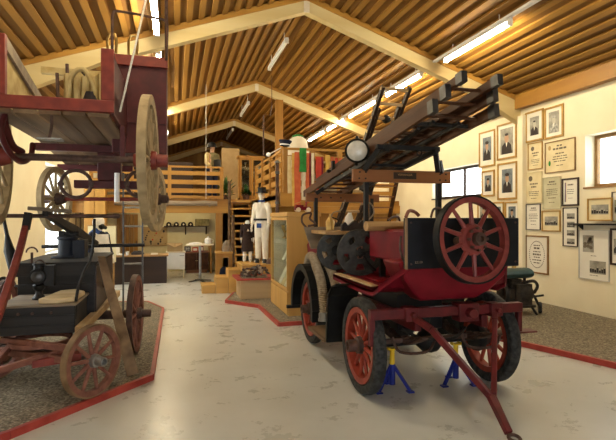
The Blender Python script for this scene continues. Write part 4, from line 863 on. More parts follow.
# ================================================================ GALLERY FURNITURE
t = thing('display_cabinet', 'pine cabinet with two dark glass doors on the gallery above the stairs', 'cabinet', (2.43, 16.3, 2.14))
q = MB(); q.box((2.03, 16.2, 2.14), (2.83, 16.24, 3.6)); q.box((2.03, 15.95, 2.14), (2.07, 16.2, 3.6)); q.box((2.79, 15.95, 2.14), (2.83, 16.2, 3.6)); q.box((1.98, 15.9, 3.6), (2.88, 16.26, 3.68)); q.box((2.03, 15.95, 2.14), (2.83, 16.2, 2.3)); q.build('body', 'pinez', t)
for z in (2.65, 3.0, 3.3):
    q = MB(); q.box((2.07, 16.0, z), (2.79, 16.2, z+.02)); q.build('shelf', 'dkwood', t)
for x0, x1 in ((2.05, 2.425), (2.435, 2.81)):
    q = MB(); q.box((x0, 15.91, 2.3), (x0+.06, 15.945, 3.6)); q.box((x1-.06, 15.91, 2.3), (x1, 15.945, 3.6)); q.box((x0+.06, 15.91, 2.3), (x1-.06, 15.945, 2.36)); q.box((x0+.06, 15.91, 3.54), (x1-.06, 15.945, 3.6)); d = q.build('door', 'pinez', t)
    q = MB(); q.box((x0+.06, 15.925, 2.36), (x1-.06, 15.93, 3.54)); q.build('pane', 'cabglass', d)
q = MB(); q.box((2.07, 16.19, 2.3), (2.79, 16.198, 3.6)); q.build('back_panel', 'dkwood', t)
for i, (x, z, nm) in enumerate(((2.15, 2.672, 'lower shelf, leftmost'), (2.3, 2.672, 'lower shelf, second'), (2.55, 2.672, 'lower shelf, third'), (2.7, 2.672, 'lower shelf, rightmost'), (2.2, 3.022, 'middle shelf, leftmost'), (2.52, 3.022, 'middle shelf, centre'), (2.68, 3.022, 'middle shelf, rightmost'), (2.25, 3.322, 'top shelf'))):
    q = MB(); q.lathe([(.03, 0), (.03, .01), (.008, .03), (.008, .06), (.04, .12), (.045, .16), (.035, .16)], (x, 16.08, z), n=12); tag(q.build('trophy_cup', 'steel', loc=(x, 16.08, z)), 'small trophy cup in the glass-door cabinet above the stairs, '+nm, 'trophy', 'trophies in the gallery cabinet')
q = MB(); q.box((1.56, 17, 2.14), (2.18, 17.06, 4.06)); tag(q.build('display_board', 'card', loc=(1.87, 17, 2.14)), 'tall plain tan display board on the gallery left of the glass cabinet', 'board')
q = MB(); q.box((-1.9, 17.2, 2.14), (.6, 17.25, 3.55)); tag(q.build('display_board', 'dkwood', loc=(-.6, 17.2, 2.14)), 'wide low dark display board behind the olive-jacket dummy', 'board')
def plant(x, y, z, h, label):
    t = thing('potted_plant', label, 'plant', (x, y, z)); q = MB(); q.lathe([(.08, 0), (.12, .2), (.13, .2), (.11, .18), (.02, .17)], (x, y, z), n=14); q.build('pot', 'iron', t)
    q = MB()
    for i in range(90):
        a, e = rnd.uniform(0, 2*PI), rnd.uniform(.1, 1.4); l = rnd.uniform(.2, h); d = V((math.cos(a)*math.cos(e)*.55, math.sin(a)*math.cos(e)*.55, math.sin(e))); p = V((x, y, z+.18)); s = V((-d.y, d.x, 0)).normalized()*.035; e_ = p+d*l
        q.add([p+d*l*.4, p+d*l*.7+s, e_-V((0, 0, .06)), p+d*l*.7-s], [(0, 1, 2, 3)])
    q.build('leaves', 'leaf', t)
plant(1.5, 15.2, 2.14, .85, 'tall dark green potted plant beside the tan board on the gallery')
plant(2.05, 14.5, 2.14, .42, 'low green potted plant at the top of the gallery stairs')
# weathered log along the gallery edge, pole and corner things
q = MB(); pts = [(-1.5+2.6*i/8, 13.29, 2.02+.008*math.sin(i*2)) for i in range(9)]; q.tube(pts, [.066+.006*math.sin(i*3) for i in range(9)], 12)
for x in (-1.3, -.2, .9): q.beam((x, 13.27, 1.945), (x, 13.37, 1.945), .04, .02)
tag(q.build('timber_log', 'greywood', loc=(-.2, 13.29, 2.02)), 'weathered grey log fixed along the back gallery edge below the railing', 'log')
t = thing('steel_pole', 'dark steel pole standing at the corner of the side gallery', 'pole', (1.97, 9.5, 0)); q = MB(); q.cyl((1.97, 9.5, 0), (1.97, 9.5, 2.72), .036); q.build('tube', 'iron', t)
for z in (1.9, 2.5):
    q = MB(); q.lathe([(.046, 0), (.046, .05), (.037, .05), (.037, 0)], (1.97, 9.5, z), n=14, closed=True); q.build('collar', 'darksteel', t)
q = MB(); q.lathe([(.06, 0), (.065, .015), (.05, .02), (.03, .05), (.01, .055)], (1.97, 9.5, 2.72), n=14); q.build('cap', 'steel', t)
q = MB(); c = at(268.5, 154.5, 9.45); q.blob(c, (.045, .045, .045), .0, 14, 9); q.beam(c, (2.07, 9.62, 3.04), .02, .02); tag(q.build('white_ball', 'white', loc=c), 'round white knob sticking out at the side gallery corner', 'ball')  # ball held out on a stick from the railing corner, not hung
c = V((2.16, 9.65, 3.09)); t = thing('peaked_cap', 'black peaked cap with white band resting on the side gallery corner rail', 'cap', c)
q = MB(); q.lathe([(.10, 0), (.105, .05), (.135, .09), (.13, .11), (.02, .12)], c, (.1, 0, 1), 18); q.build('crown', 'navycloth', t)
q = MB(); q.lathe([(.107, .005), (.107, .03), (.10, .03), (.10, .005)], c, (.1, 0, 1), 18, True); q.build('band', 'white', t)
q = MB(); q.prism([c+V((-.05+.05*0, -.1, .0)), c+V((.05, -.1, .0)), c+V((.07, -.17, -.03)), c+V((-.07, -.17, -.03))], (0, 0, .008)); q.build('visor', 'black', t)
c = at(298, 150, 10.3); t = thing('covered_basket', 'white cloth-covered bundle with green top standing behind the ribboned railing', 'bundle', (c.x, 10.3, 2.14))
q = MB(); q.loft([((c.x, 10.3, 2.14), .2, .2), ((c.x, 10.3, 2.8), .22, .2), ((c.x, 10.3, 3.1), .24, .2), ((c.x, 10.3, 3.32), .2, .17), ((c.x, 10.3, 3.4), .1, .1)], 16, .05); q.build('cover', 'offwhite', t)
q = MB(); q.loft([((c.x, 10.3, 3.385), .12, .1), ((c.x, 10.3, 3.42), .12, .1), ((c.x, 10.3, 3.45), .05, .05)], 12, .1); q.build('green_top', 'green', t)
q = MB(); p0, p1 = at(263.5, 115, 12.5), at(263.5, 155, 12.5); q.tube([p0+V((.22, 0, .25)), p0+V((.18, 0, 0)), p0, p1], .02); q.beam(p0+V((.22, 0, .2)), (p0.x+.22, 12.5, ceil(p0.x+.22)), .015, .015); tag(q.build('hanging_pipe', 'iron', loc=p0), 'thin brown bent pipe hanging from the ceiling left of the timber post', 'pipe')
# ribbons on the side railing
RIB = [(289.5, 156, 194, 4.2, 'bcream', 'short cream ribbon with gilt print nearest the gallery corner'), (293.5, 153, 206, 3.5, 'byellow', 'narrow yellow ribbon left of the widest orange-red one'), (297.5, 152, 209, 6.5, 'borange', 'widest long orange-red ribbon hanging lowest on the gallery railing'), (303, 148, 172, 7, 'green', 'short bright green cloth hung over the gallery railing'), (303.5, 160, 200, 4, 'bwhite', 'white ribbon hanging below the green cloth'), (307.5, 153, 203, 3.5, 'borange', 'slim salmon ribbon right beside the green cloth'), (309.8, 153, 190, 1.8, 'bmaroon', 'slim maroon ribbon between salmon and white ones'), (312.8, 153, 184, 3.0, 'bwhite', 'white ribbon right of the slim maroon one'), (318.5, 157, 190, 6, 'bred', 'broad scarlet ribbon in the middle of the railing'), (322.2, 157, 178, 2.2, 'bmaroon', 'dark slim ribbon right of the broad scarlet one'), (327.5, 155, 176, 4.5, 'byellow', 'golden yellow ribbon between two red groups'), (332.3, 157, 172, 3.6, 'borange', 'orange-red ribbon right of the golden yellow one'), (336.3, 158, 170, 3.2, 'bred', 'red ribbon before the orange one near the spotlight'), (340.3, 158, 169, 3.6, 'borange', 'orange-red ribbon nearest the spotlight'), (344.5, 157, 168, 3, 'bcream', 'pale cream ribbon last before the spotlight')]
for i, (px, y0, y1, w, m_, lb) in enumerate(RIB):
    Y = 9.578-.018*(i % 3); 
    if m_ == 'green': Y = 9.515
    a, b_ = at(px, y0, Y), at(px, y1, Y); hw = w/2/466*Y
    rows = []
    for k in range(9):
        z = a.z+(b_.z-a.z)*k/8; wv = .008*math.sin(k*.9+i); rows.append([(a.x-hw*(1-.1*math.sin(k+i)), Y-.004+wv, z), (a.x, Y-.014+wv, z), (a.x+hw, Y-.004+wv, z)])
    q = MB(); q.sheet(rows, .004); tag(q.build('hanging_ribbon', m_, loc=a), lb, 'ribbon', 'ribbons on the gallery railing')
p = at(320, 210, 9.0); q = MB(); q.sheet([[(p.x-.1, 9.0, 1.9), (p.x+.06, 9.0, 1.9)], [(p.x-.1, 9.0, 1.66), (p.x+.06, 9.0, 1.66)]], .01)
# ================================================================ GLASS SHOWCASE WITH TOY FIRE TRUCK
t = thing('showcase', 'tall light pine glass showcase standing on gravel behind the fire engine', 'showcase', (1.95, 8.1, .057))
x0, x1, y0, y1, zb, zt = 1.735, 2.25, 7.5, 8.85, .057, 1.69
q = MB(); q.box((x0, y0, zb), (x1, y0+.03, zt-.05)); q.box((x0, y1-.03, zb), (x1, y1, zt-.05)); q.box((x1-.02, y0+.03, zb), (x1, y1-.03, zt-.05)); q.box((x0, y0+.03, zb), (x1-.02, y1-.03, .44)); q.build('carcass', 'lightpine', t)
q = MB(); q.box((x0-.03, y0-.03, zt-.05), (x1+.02, y1+.03, zt+.02)); q.build('top', 'lightpine', t, bevel=.006)
for a, b in ((y0+.005, (y0+y1)/2-.005), ((y0+y1)/2+.005, y1-.005)):
    q = MB(); q.box((x0-.022, a, zb+.02), (x0, b, .43)); q.build('lower_door', 'lightpine', t, bevel=.003)
for a, b in ((y0+.005, y1-.005),):
    q = MB(); f = .03; q.box((x0-.022, a, .46), (x0, a+f, zt-.06)); q.box((x0-.022, b-.03, .46), (x0, b, zt-.06)); q.box((x0-.022, a+f, .46), (x0, b-.03, .5)); q.box((x0-.022, a+f, zt-.11), (x0, b-.03, zt-.06)); d = q.build('glass_door', 'lightpine', t)
    q = MB(); q.box((x0-.012, a+f, .5), (x0-.006, b-.03, zt-.11)); q.build('pane', 'cabglass', d)
q = MB(); q.box((x1-.03, y0+.03, .44), (x1-.02, y1-.03, zt-.05)); q.box((x0+.03, y0+.03, .44), (x1-.03, y0+.04, zt-.05)); q.box((x0+.03, y1-.04, .44), (x1-.03, y1-.03, zt-.05)); q.build('lining', 'offwhite', t)
for z in (.86, 1.24):
    q = MB(); q.box((x0+.03, y0+.03, z), (x1-.02, y1-.03, z+.012)); q.build('shelf', 'glass', t)
for i in range(4):
    y = 7.72+.24*i; q = MB(); q.prism([(1.80, y, .445), (1.80, y+.2, .445), (1.98, y+.2, .80), (1.98, y, .80)], (.012, 0, 0)); tag(q.build('document', 'paper' if i % 2 else 'cert', loc=(1.85, y, .445)), 'document propped on the showcase floor, %s from the fire engine' % ('nearest', 'second', 'third', 'fourth')[i], 'document', 'documents in the showcase')
for i in range(3):
    y = 7.8+.3*i; q = MB(); q.prism([(1.86, y, .874), (1.86, y+.16, .874), (1.98, y+.16, 1.12), (1.98, y, 1.12)], (.015, 0, 0)); tag(q.build('document', 'paper', loc=(1.9, y, .874)), 'white card propped on the middle showcase shelf, %s from the fire engine' % ('nearest', 'second', 'third')[i], 'document', 'documents in the showcase')
for i in range(4):
    y = 7.68+.27*i; q = MB(); q.lathe([(.05, 0), (.05, .015), (.015, .04), (.015, .09), (.06, .17), (.065, .24), (.055, .24), (.045, .17)], (1.9, y, 1.254), n=14); tag(q.build('trophy_cup', 'brass' if i % 2 else 'steel', loc=(1.9, y, 1.254)), 'small %s cup on the top showcase shelf, %s from the fire engine' % (('steel', 'brass')[i % 2], ('nearest', 'second', 'third', 'fourth')[i]), 'trophy', 'cups in the showcase')
c = at(303, 205, 7.75); c.z = zt+.021; t = thing('toy_fire_truck', 'small glossy red toy fire truck on top of the showcase', 'toy', c)
q = MB(); q.box((c.x-.14, c.y-.05, c.z+.035), (c.x+.12, c.y+.05, c.z+.09)); q.box((c.x-.12, c.y-.045, c.z+.09), (c.x-.0, c.y+.045, c.z+.12)); q.box((c.x+.05, c.y-.045, c.z+.09), (c.x+.06, c.y+.045, c.z+.2)); q.box((c.x+.03, c.y-.045, c.z+.19), (c.x+.12, c.y+.045, c.z+.205)); q.build('body', 'red', t, bevel=.006)
for dx in (-.09, .08):
    for dy in (-.055, .055): q = MB(); q.lathe([(.036, -.01), (.04, 0), (.036, .01)], (c.x+dx, c.y+dy, c.z+.041), (0, 1, 0), 16); q.build('wheel', 'offwhite', t)
q = MB(); q.beam((c.x-.13, c.y-.02, c.z+.14), (c.x+.1, c.y-.02, c.z+.22), .012, .012); q.beam((c.x-.13, c.y+.02, c.z+.14), (c.x+.1, c.y+.02, c.z+.22), .012, .012); q.build('ladder', 'gold', t)
# planter with a heap of old couplings
t = thing('display_planter', 'rough pale wooden planter with red rim in front of the display platform', 'planter', (1.6, 9.6, .057))
q = MB(); q.box((1.22, 9.32, .057), (1.86, 9.35, .42)); q.box((1.22, 10.02, .057), (1.86, 10.05, .42)); q.box((1.22, 9.35, .057), (1.25, 10.02, .42)); q.box((1.83, 9.35, .057), (1.86, 10.02, .42)); q.build('box', 'palewood', t)
q = MB(); q.box((1.14, 9.26, .42), (1.91, 9.36, .45)); q.box((1.14, 10.0, .42), (1.91, 10.1, .45)); q.box((1.14, 9.36, .42), (1.25, 10.0, .45)); q.box((1.81, 9.36, .42), (1.91, 10.0, .45)); q.build('rim', 'kerb', t)
q = MB(); q.box((1.25, 9.35, .38), (1.83, 10.02, .43)); q.build('gravel', 'gravel', t)
q = MB(); n = 0
for i in range(70):
    x, y = rnd.uniform(1.30, 1.78), rnd.uniform(9.42, 9.96); h = .432+.19*max(0, 1-((x-1.6)/.36)**2)*rnd.uniform(.1, 1); a = rnd.uniform(0, PI); l = rnd.uniform(.05, .13); e = rnd.uniform(-.3, .5)
    d = V((math.cos(a)*math.cos(e), math.sin(a)*math.cos(e), math.sin(e))); q.mi = rnd.choice((0, 0, 1, 2)); q.tube([V((x, y, h+.03))-d*l*.5, V((x, y, h+.03)), V((x, y, h+.03))+d*l*.5], [.016, .026, .02], 7)
o = q.build('fittings_heap', ['iron', 'greywood', 'darksteel'], loc=(1.65, 9.7, .43)); tag(o, 'heap of rusty iron and wood fittings lying in the red-rimmed planter', 'heap', kind='stuff')
t = thing('side_table', 'small pine side table standing beside the stairs behind the step blocks', 'table', (1.12, 11.8, 0))
q = MB(); q.box((.93, 11.6, .78), (1.33, 12.0, .82)); q.build('table_top', 'steppine', t, bevel=.005)
for x in (.95, 1.27):
    for y in (11.62, 11.94): q = MB(); q.box((x, y, 0), (x+.045, y+.045, .78)); q.build('leg', 'pinez', t)
q = MB(); q.box((.96, 11.62, .68), (1.3, 11.64, .78)); q.build('apron_board', 'pinez', t)
c = V((1.2, 11.8, .821)); q = MB(); q.loft([(c, .10, .09), (c+V((0, 0, .1)), .11, .1), (c+V((.01, 0, .2)), .09, .08), (c+V((.02, 0, .26)), .04, .04)], 12, .12); tag(q.build('grey_pack', 'greywood', loc=c), 'lumpy grey pack on the small pine side table beside the stairs', 'pack')
c = V((1.14, 11.8, .001)); q = MB(); q.loft([(c, .11, .09), (c+V((0, 0, .2)), .12, .1), (c+V((0, 0, .4)), .09, .08), (c+V((0, 0, .46)), .03, .03)], 12, .08); tag(q.build('dark_backpack', 'navycloth', loc=c), 'dark backpack standing on the floor under the small pine side table', 'backpack')
# ================================================================ PICTURES ON THE RIGHT WALL
WX = XR-.001
def person_pic(q_list, yc, zc, w, h, x, bw):
    pass
def wall_picture(px0, px1, pyc, ph, kind, fr, label, fw=.036, X=WX, tilt=0, mati='paper', group=None, cat='picture'):
    pa, pb = onx(px0, pyc, X), onx(px1, pyc, X); ya, yb = pb.y, pa.y
    pm = onx((px0+px1)/2, pyc, X); H = ph/_d((px0+px1)/2)*pm.y; z0, z1 = pm.z-H/2, pm.z+H/2
    yc, w = (ya+yb)/2, yb-ya
    def B(y0, y1, za, zb, xo, th): return (X-xo-th, y0, za), (X-xo, y1, zb)
    t = thing('picture_frame', label, cat, (X, yc, pm.z), group)
    q = MB(); q.box(*B(ya, ya+fw, z0, z1, 0, .024)); q.box(*B(yb-fw, yb, z0, z1, 0, .024)); q.box(*B(ya+fw, yb-fw, z0, z0+fw, 0, .024)); q.box(*B(ya+fw, yb-fw, z1-fw, z1, 0, .024)); q.build('frame', fr, t, bevel=.003)
    q = MB(); q.box(*B(ya+fw, yb-fw, z0+fw, z1-fw, 0, .008)); mt = q.build('mount', mati, t)
    iw, ih = w-2*fw, H-2*fw
    def rect(name, m_, u0, u1, v0, v1, xo=.008, parent=mt):   # u from the picture's own left (far end) to right
        q = MB(); q.box(*B(yb-fw-u1*iw, yb-fw-u0*iw, z0+fw+v0*ih, z0+fw+v1*ih, xo, .0015)); return q.build(name, m_, parent)
    def oval(q, u, v, ru, rv, xo, th=.0015, n=16): q.prism([(X-xo, yb-fw-(u+ru*math.cos(2*PI*i/n))*iw, z0+fw+(v+rv*math.sin(2*PI*i/n))*ih) for i in range(n)], (-th, 0, 0))
    def bust(bg, sk, u0, u1, v0, v1, capped=True, pale=None):
        rect('photograph', bg, u0, u1, v0, v1); du, dv = u1-u0, v1-v0; cu = (u0+u1)/2
        q = MB(); X_ = lambda u: u0+du*u; Z_ = lambda v: v0+dv*v
        q.mi = 0; q.prism([(X-.0095, yb-fw-X_(u)*iw, z0+fw+Z_(v)*ih) for u, v in ((.1, .01), (.14, .33), (.36, .45), (.64, .45), (.86, .33), (.92, .01))], (-.001, 0, 0))
        q.mi = 1; oval(q, X_(.5), Z_(.60), .16*du, .17*dv, .0095, .0015)
        q.mi = 0
        if capped: oval(q, X_(.5), Z_(.76), .2*du, .07*dv, .0095, .002); 
        else: oval(q, X_(.5), Z_(.75), .14*du, .05*dv, .0095, .002)
        q.mi = 2; q.prism([(X-.0105, yb-fw-X_(u)*iw, z0+fw+Z_(v)*ih) for u, v in ((.44, .44), (.5, .26), (.56, .44))], (-.001, 0, 0))
        q.build('sitter', [pale or 'uniform', sk, 'paper'], mt)
    def lines(rows, u0=.15, u1=.85, m_='ink'):
        q = MB(); g = random.Random(int(px0*7+pyc))
        for v, th, c in rows:
            L = (u1-u0)*c; cu = .5; u = cu-L/2
            while u < cu+L/2-.01:
                d = min(g.uniform(.04, .13), cu+L/2-u); q.box(*B(yb-fw-(u+d)*iw, yb-fw-u*iw, z0+fw+(v-th/2)*ih, z0+fw+(v+th/2)*ih, .008, .0012)); u += d+.025
        o = q.build('text_lines', m_, mt); o['kind'] = 'stuff'
    def scene_photo(u0, u1, v0, v1, seed):
        rect('photograph', 'photobw', u0, u1, v0, v1); g = random.Random(seed); q = MB(); n = 7
        for i in range(n):
            u = u0+(u1-u0)*(i+.5)/n; hh = g.uniform(.3, .5)*(v1-v0); q.mi = 0; q.box(*B(yb-fw-(u+.4*(u1-u0)/n)*iw, yb-fw-(u-.4*(u1-u0)/n)*iw, z0+fw+(v0+.1*(v1-v0))*ih, z0+fw+(v0+hh)*ih, .0095, .001)); q.mi = 1; oval(q, u, v0+hh+.04*(v1-v0), .25*(u1-u0)/n, .06*(v1-v0), .0095, .0012, 8)
        o = q.build('group_of_sitters', ['uniform', 'skinbw'], mt); o['kind'] = 'stuff'
    if kind == 'portrait': bust('photobg', 'skin', .19, .81, .15, .86)
    elif kind == 'portrait_bare': bust('photobw', 'skin', .13, .87, .1, .9, False)
    elif kind == 'portrait_old': bust('photobw', 'skinbw', .2, .8, .16, .84, False)
    elif kind == 'portrait_white': bust('photobw', 'skinbw', .17, .83, .12, .88, True, 'photo')
    elif kind == 'cert':
        lines([(.86, .05, .5), (.78, .03, .75), (.62, .022, .9), (.56, .022, .95), (.5, .022, .85), (.44, .022, .9), (.34, .03, .6), (.2, .02, .5)])
    elif kind == 'cert_wide':
        lines([(.86, .05, .35), (.76, .06, .8), (.6, .04, .5), (.5, .03, .8), (.42, .03, .85), (.34, .03, .7), (.2, .025, .4)], .2, .8)
        q = MB(); oval(q, .14, .3, .04, .09, .008); q.build('seal', 'green', mt); q = MB(); oval(q, .14, .82, .05, .08, .008); q.build('crest', 'gold_ink', mt)
    elif kind == 'cert_crest':
        q = MB(); oval(q, .3, .8, .12, .09, .008); q.build('crest', 'ink', mt); lines([(.62, .05, .7), (.52, .05, .45), (.36, .025, .9), (.3, .025, .9), (.24, .025, .8), (.14, .02, .5)])
    elif kind == 'cert_stripe':
        rect('stripe', 'bluecloth', .1, .15, .1, .9); rect('stripe', 'gold', .16, .2, .1, .9); lines([(.8, .06, .6), (.6, .025, .7), (.52, .025, .8), (.44, .025, .7), (.25, .02, .5)], .25, .9)
    elif kind == 'cert_ornate':
        q = MB(); n = 40
        for i in range(n):
            a = 2*PI*i/n; oval(q, .5+.36*math.cos(a), .5+.38*math.sin(a), .022, .016, .008, .0012, 8)
        o = q.build('ornament', 'ink', mt); o['kind'] = 'stuff'
        lines([(.76, .03, .45), (.68, .05, .4), (.58, .03, .5), (.5, .05, .55), (.42, .03, .4), (.34, .03, .6), (.26, .03, .45)])
    elif kind == 'group': scene_photo(.12, .88, .26, .74, int(px0))
    elif kind == 'four':
        for i in range(4):
            v = .8-.225*i; scene_photo(.24, .8, v-.085, v+.065, i+3)
    elif kind == 'two':
        rect('photograph', 'photobw', .12, .5, .55, .9); q = MB(); g = random.Random(5)
        for i in range(9): oval(q, .31+g.uniform(-.12, .12), .72+g.uniform(-.1, .12), .06, .035, .0095)
        q.build('tree_and_cart', 'ink', mt); scene_photo(.36, .9, .12, .38, 9)
        lines([(.48, .012, .3), (.08, .012, .4)])
    return t
for a in [
 (479.5, 495.5, 149, 36, 'portrait', 'gold', 'gold-framed portrait of a capped officer, upper row, nearest the far window'),
 (497.5, 517, 141, 36, 'portrait_bare', 'gold', 'gold-framed portrait of a man in dark coat, upper row beside white post'),
 (482, 495, 183.5, 26, 'portrait', 'gold', 'small gold-framed capped portrait directly under the capped officer nearest the far window'),
 (498, 517.5, 181, 37, 'portrait', 'gold', 'large gold-framed capped portrait left of the white wall post, second row'),
 (505.5, 519.5, 214.5, 26, 'portrait', 'gold', 'gold-framed capped portrait, lowest row, left of the white wall post'),
 (491, 504.5, 214.5, 25, 'portrait', 'gold', 'gold-framed portrait partly hidden by the spoked wheel, lowest row, right one'),
 (478, 490, 213, 25, 'portrait_bare', 'gold', 'gold-framed portrait behind the top of the spoked wheel, lowest row, left one'),
 (526, 544, 126, 31, 'portrait_old', 'gold', 'topmost gold-framed portrait right of the white post, man with white beard'),
 (545, 564, 122, 32, 'portrait_white', 'gold', 'topmost gold-framed portrait of an officer in pale uniform, nearest the near window')]: wall_picture(*a, group='portraits on the right wall')
for a in [
 (528.5, 543, 156, 27, 'cert_crest', 'gold', 'small narrow gold-framed certificate with crest under the bearded portrait', .014, WX, 0, 'cert'),
 (545.5, 576, 156, 32, 'cert_wide', 'brownf', 'large wide certificate with green seal in brown frame', .016, WX, 0, 'cert'),
 (526, 542.5, 187.5, 31, 'cert_crest', 'cert', 'yellowish unframed-looking certificate sheet with dark crest left of the greenish one', .008, WX, 0, 'cert'),
 (543.5, 561.5, 193, 32, 'cert', 'certg', 'greenish grey certificate sheet between yellowish sheet and dark frame', .008, WX, 0, 'certg'),
 (562.5, 579.5, 192, 28, 'cert_stripe', 'dkframe', 'certificate with blue and gold stripe in thick dark frame', .03),
 (526.5, 541, 217, 26, 'cert', 'dkframe', 'white certificate in thin dark frame above the ornate brown-framed one', .012),
 (526, 549, 254.5, 38, 'cert_ornate', 'brownf', 'large ornate certificate in wide brown frame, lowest on the wall', .03, WX, 0, 'paper')]: wall_picture(*a, group='certificates on the right wall', cat='certificate')
wall_picture(542.5, 561, 221, 21, 'group', 'gold', 'gold-framed black and white group photograph beside the four-photo frame', .02, mati='cert')
wall_picture(563.5, 578.5, 227, 39, 'four', 'dkframe', 'tall narrow black frame holding four small photographs', .014)
wall_picture(579.5, 610, 255, 50, 'two', 'silverf', 'large thin-framed white sheet with two old photographs under the black shelf', .01)
wall_picture(611, 627, 247, 37, 'group', 'dkframe', 'black-framed picture cut by the photo edge, below the black shelf', .03)
a, b = onx(574, 224, XR), onx(640, 224, XR); SZ = a.z
t = thing('wall_shelf', 'thin black shelf on the right wall below the near window', 'shelf', (XR, (a.y+b.y)/2, SZ)); q = MB(); q.box((XR-.14, b.y, SZ-.012), (XR-.002, a.y, SZ+.012)); q.build('board', 'black', t)
q = MB()
for y in (a.y-.2, b.y+.2): q.prism([(XR-.12, y, SZ-.012), (XR-.002, y, SZ-.012), (XR-.002, y, SZ-.1)], (0, .015, 0))
q.build('bracket', 'black', t)['kind'] = 'stuff'
wall_picture(588, 613, 209.5, 23, 'group', 'gold', 'gold-framed group photograph standing on the black shelf', .022, WX-.09, mati='cert')
wall_picture(612.5, 630, 206.5, 30, 'group', 'dkframe', 'dark photograph standing on the black shelf at the picture edge', .01, WX-.05)
# ================================================================ MOTOR PUMP ON THE RIGHT GRAVEL
c = V((5.34, 6.75, .056)); t = thing('motor_pump', 'old portable motor pump with blue-green tank, standing on the right gravel bed', 'motor pump', c)
def O(x, y, z): return c+V((x, y, z))
q = MB(); q.rings([[O(x, .17*math.cos(a), .66+.085*math.sin(a)) for a in [2*PI*i/14 for i in range(14)]] for x in (-.3, -.28, .24, .26)]); q.build('tank', 'tank', t, bevel=.01)
q = MB(); q.box(tuple(O(-.26, -.2, .12)), tuple(O(.26, .2, .16))); q.box(tuple(O(-.1, -.19, .16)), tuple(O(.2, -.1, .5))); q.build('base_frame', 'engine', t, bevel=.006)
q = MB(); q.cyl(O(0, 0, .74), O(0, 0, .78), .035); q.build('filler_cap', 'brass', t)
q = MB(); q.box(tuple(O(-.2, -.15, .2)), tuple(O(.16, .18, .42))); q.box(tuple(O(-.12, -.1, .42)), tuple(O(.08, .12, .57)))
for i in range(6): q.box(tuple(O(-.15, -.13, .43+.022*i)), tuple(O(.11, .15, .438+.022*i)))
q.build('engine_block', 'engine', t, bevel=.006)
q = MB(); q.lathe([(.13, -.05), (.14, -.02), (.14, .02), (.10, .05), (.03, .06)], O(.1, -.16, .34), (0, -1, 0), 20); q.build('pump_housing', 'engine', t)
q = MB(); q.lathe([(.18, -.02), (.18, .02), (.15, .02), (.15, -.02)], O(-.22, -.05, .34), (1, -.4, 0), 24, True); q.build('flywheel', 'black', t)
for (a_, b_) in (((-.25, -.16, .0), (-.12, -.1, .3)), ((.28, -.2, .0), (.12, -.12, .28)), ((-.25, .2, .0), (-.14, .14, .3)), ((.25, .2, .0), (.14, .14, .3))):
    q = MB(); q.tube([O(*a_), O(*b_)], .02); q.build('leg', 'black', t)
for (a_, b_) in (((-.34, -.14, .24), (.45, -.14, .30)), ((-.34, .16, .24), (.45, .16, .30))):
    q = MB(); q.tube([O(*a_), O(*b_)], .018); q.build('carrying_bar', 'black', t)
q = MB(); q.lathe([(.085, -.025), (.095, 0), (.085, .025), (.04, .03)], O(.42, -.1, .096), (1, -.7, 0), 18); q.beam(O(.42, -.1, .1), O(.3, -.1, .3), .03, .03); q.build('wheel', 'tyre', t)
q = MB(); q.tube(smoothpath([O(.05, -.1, .5), O(.2, -.2, .55), O(.32, -.16, .46), O(.22, -.2, .36)], 6), .025); q.build('exhaust_pipe', 'engine', t)
q = MB()
for x in (-.22, .2): q.beam(O(x, 0, .3), O(x, 0, .6), .03, .04, (0, 1, 0))
q.build('tank_strut', 'black', t)['kind'] = 'stuff'
# ================================================================ WORKROOM UNDER THE GALLERY
t = thing('desk', 'dark brown desk with orange wooden top under the back gallery', 'desk', (-.85, 12.9, 0))
q = MB(); q.box((-1.48, 12.62, 0), (-.2, 12.65, .67)); q.box((-1.48, 12.65, 0), (-1.45, 13.2, .67)); q.box((-.23, 12.65, 0), (-.2, 13.2, .67)); q.build('body', 'dkwood', t)
q = MB(); q.box((-1.52, 12.58, .67), (-.16, 13.24, .71)); q.build('top', 'tanwood', t, bevel=.004)
q = MB(); c = V((-.9, 12.85, .711)); q.loft([((c.x, c.y, c.z), .16, .12), ((c.x, c.y, c.z+.04), .15, .11), ((c.x, c.y, c.z+.09), .08, .07)], 14, .06); tag(q.build('felt_hat', 'uniform', loc=c), 'dark soft hat lying on the desk', 'hat')
q = MB(); c = V((-1.13, 12.72, .711)); q.lathe([(.035, 0), (.04, .09), (.036, .09), (.03, .01)], c, n=14); tag(q.build('mug', 'white', loc=c), 'white mug on the desk in front of the dark hat', 'mug')
for dx, lb in ((-1.3, 'white paper stack on the left end of the desk'), (-.5, 'white paper stack on the right part of the desk')):
    q = MB(); q.box((dx-.08, 12.72, .711), (dx+.08, 12.9, .74)); tag(q.build('paper_stack', 'paper', loc=(dx, 12.8, .711), bevel=.003), lb, 'papers')
q = MB(); q.box((-1.45, 12.95, .711), (-1.33, 13.05, .93)); tag(q.build('cream_canister', 'offwhite', loc=(-1.4, 13, .711), bevel=.008), 'cream canister at the left end of the desk', 'canister')
t = thing('white_cabinet', 'white enamel cabinet on thin legs right of the dark desk', 'cabinet', (.02, 13.9, 0))
q = MB(); q.box((-.22, 13.6, .24), (.26, 14.1, .68)); q.build('body', 'white', t, bevel=.006); q = MB(); q.box((-.24, 13.58, .68), (.28, 14.12, .71)); q.build('top', 'offwhite', t); q = MB(); q.box((.12, 13.57, .60), (.24, 13.6, .615)); q.build('handle', 'steel', t)
for x in (-.19, .23):
    for y in (13.63, 14.07): q = MB(); q.box((x-.018, y-.018, 0), (x+.018, y+.018, .24)); q.build('leg', 'offwhite', t)
t = thing('cardboard_box', 'open cardboard box standing on the white enamel cabinet', 'box', (0, 13.9, .711))
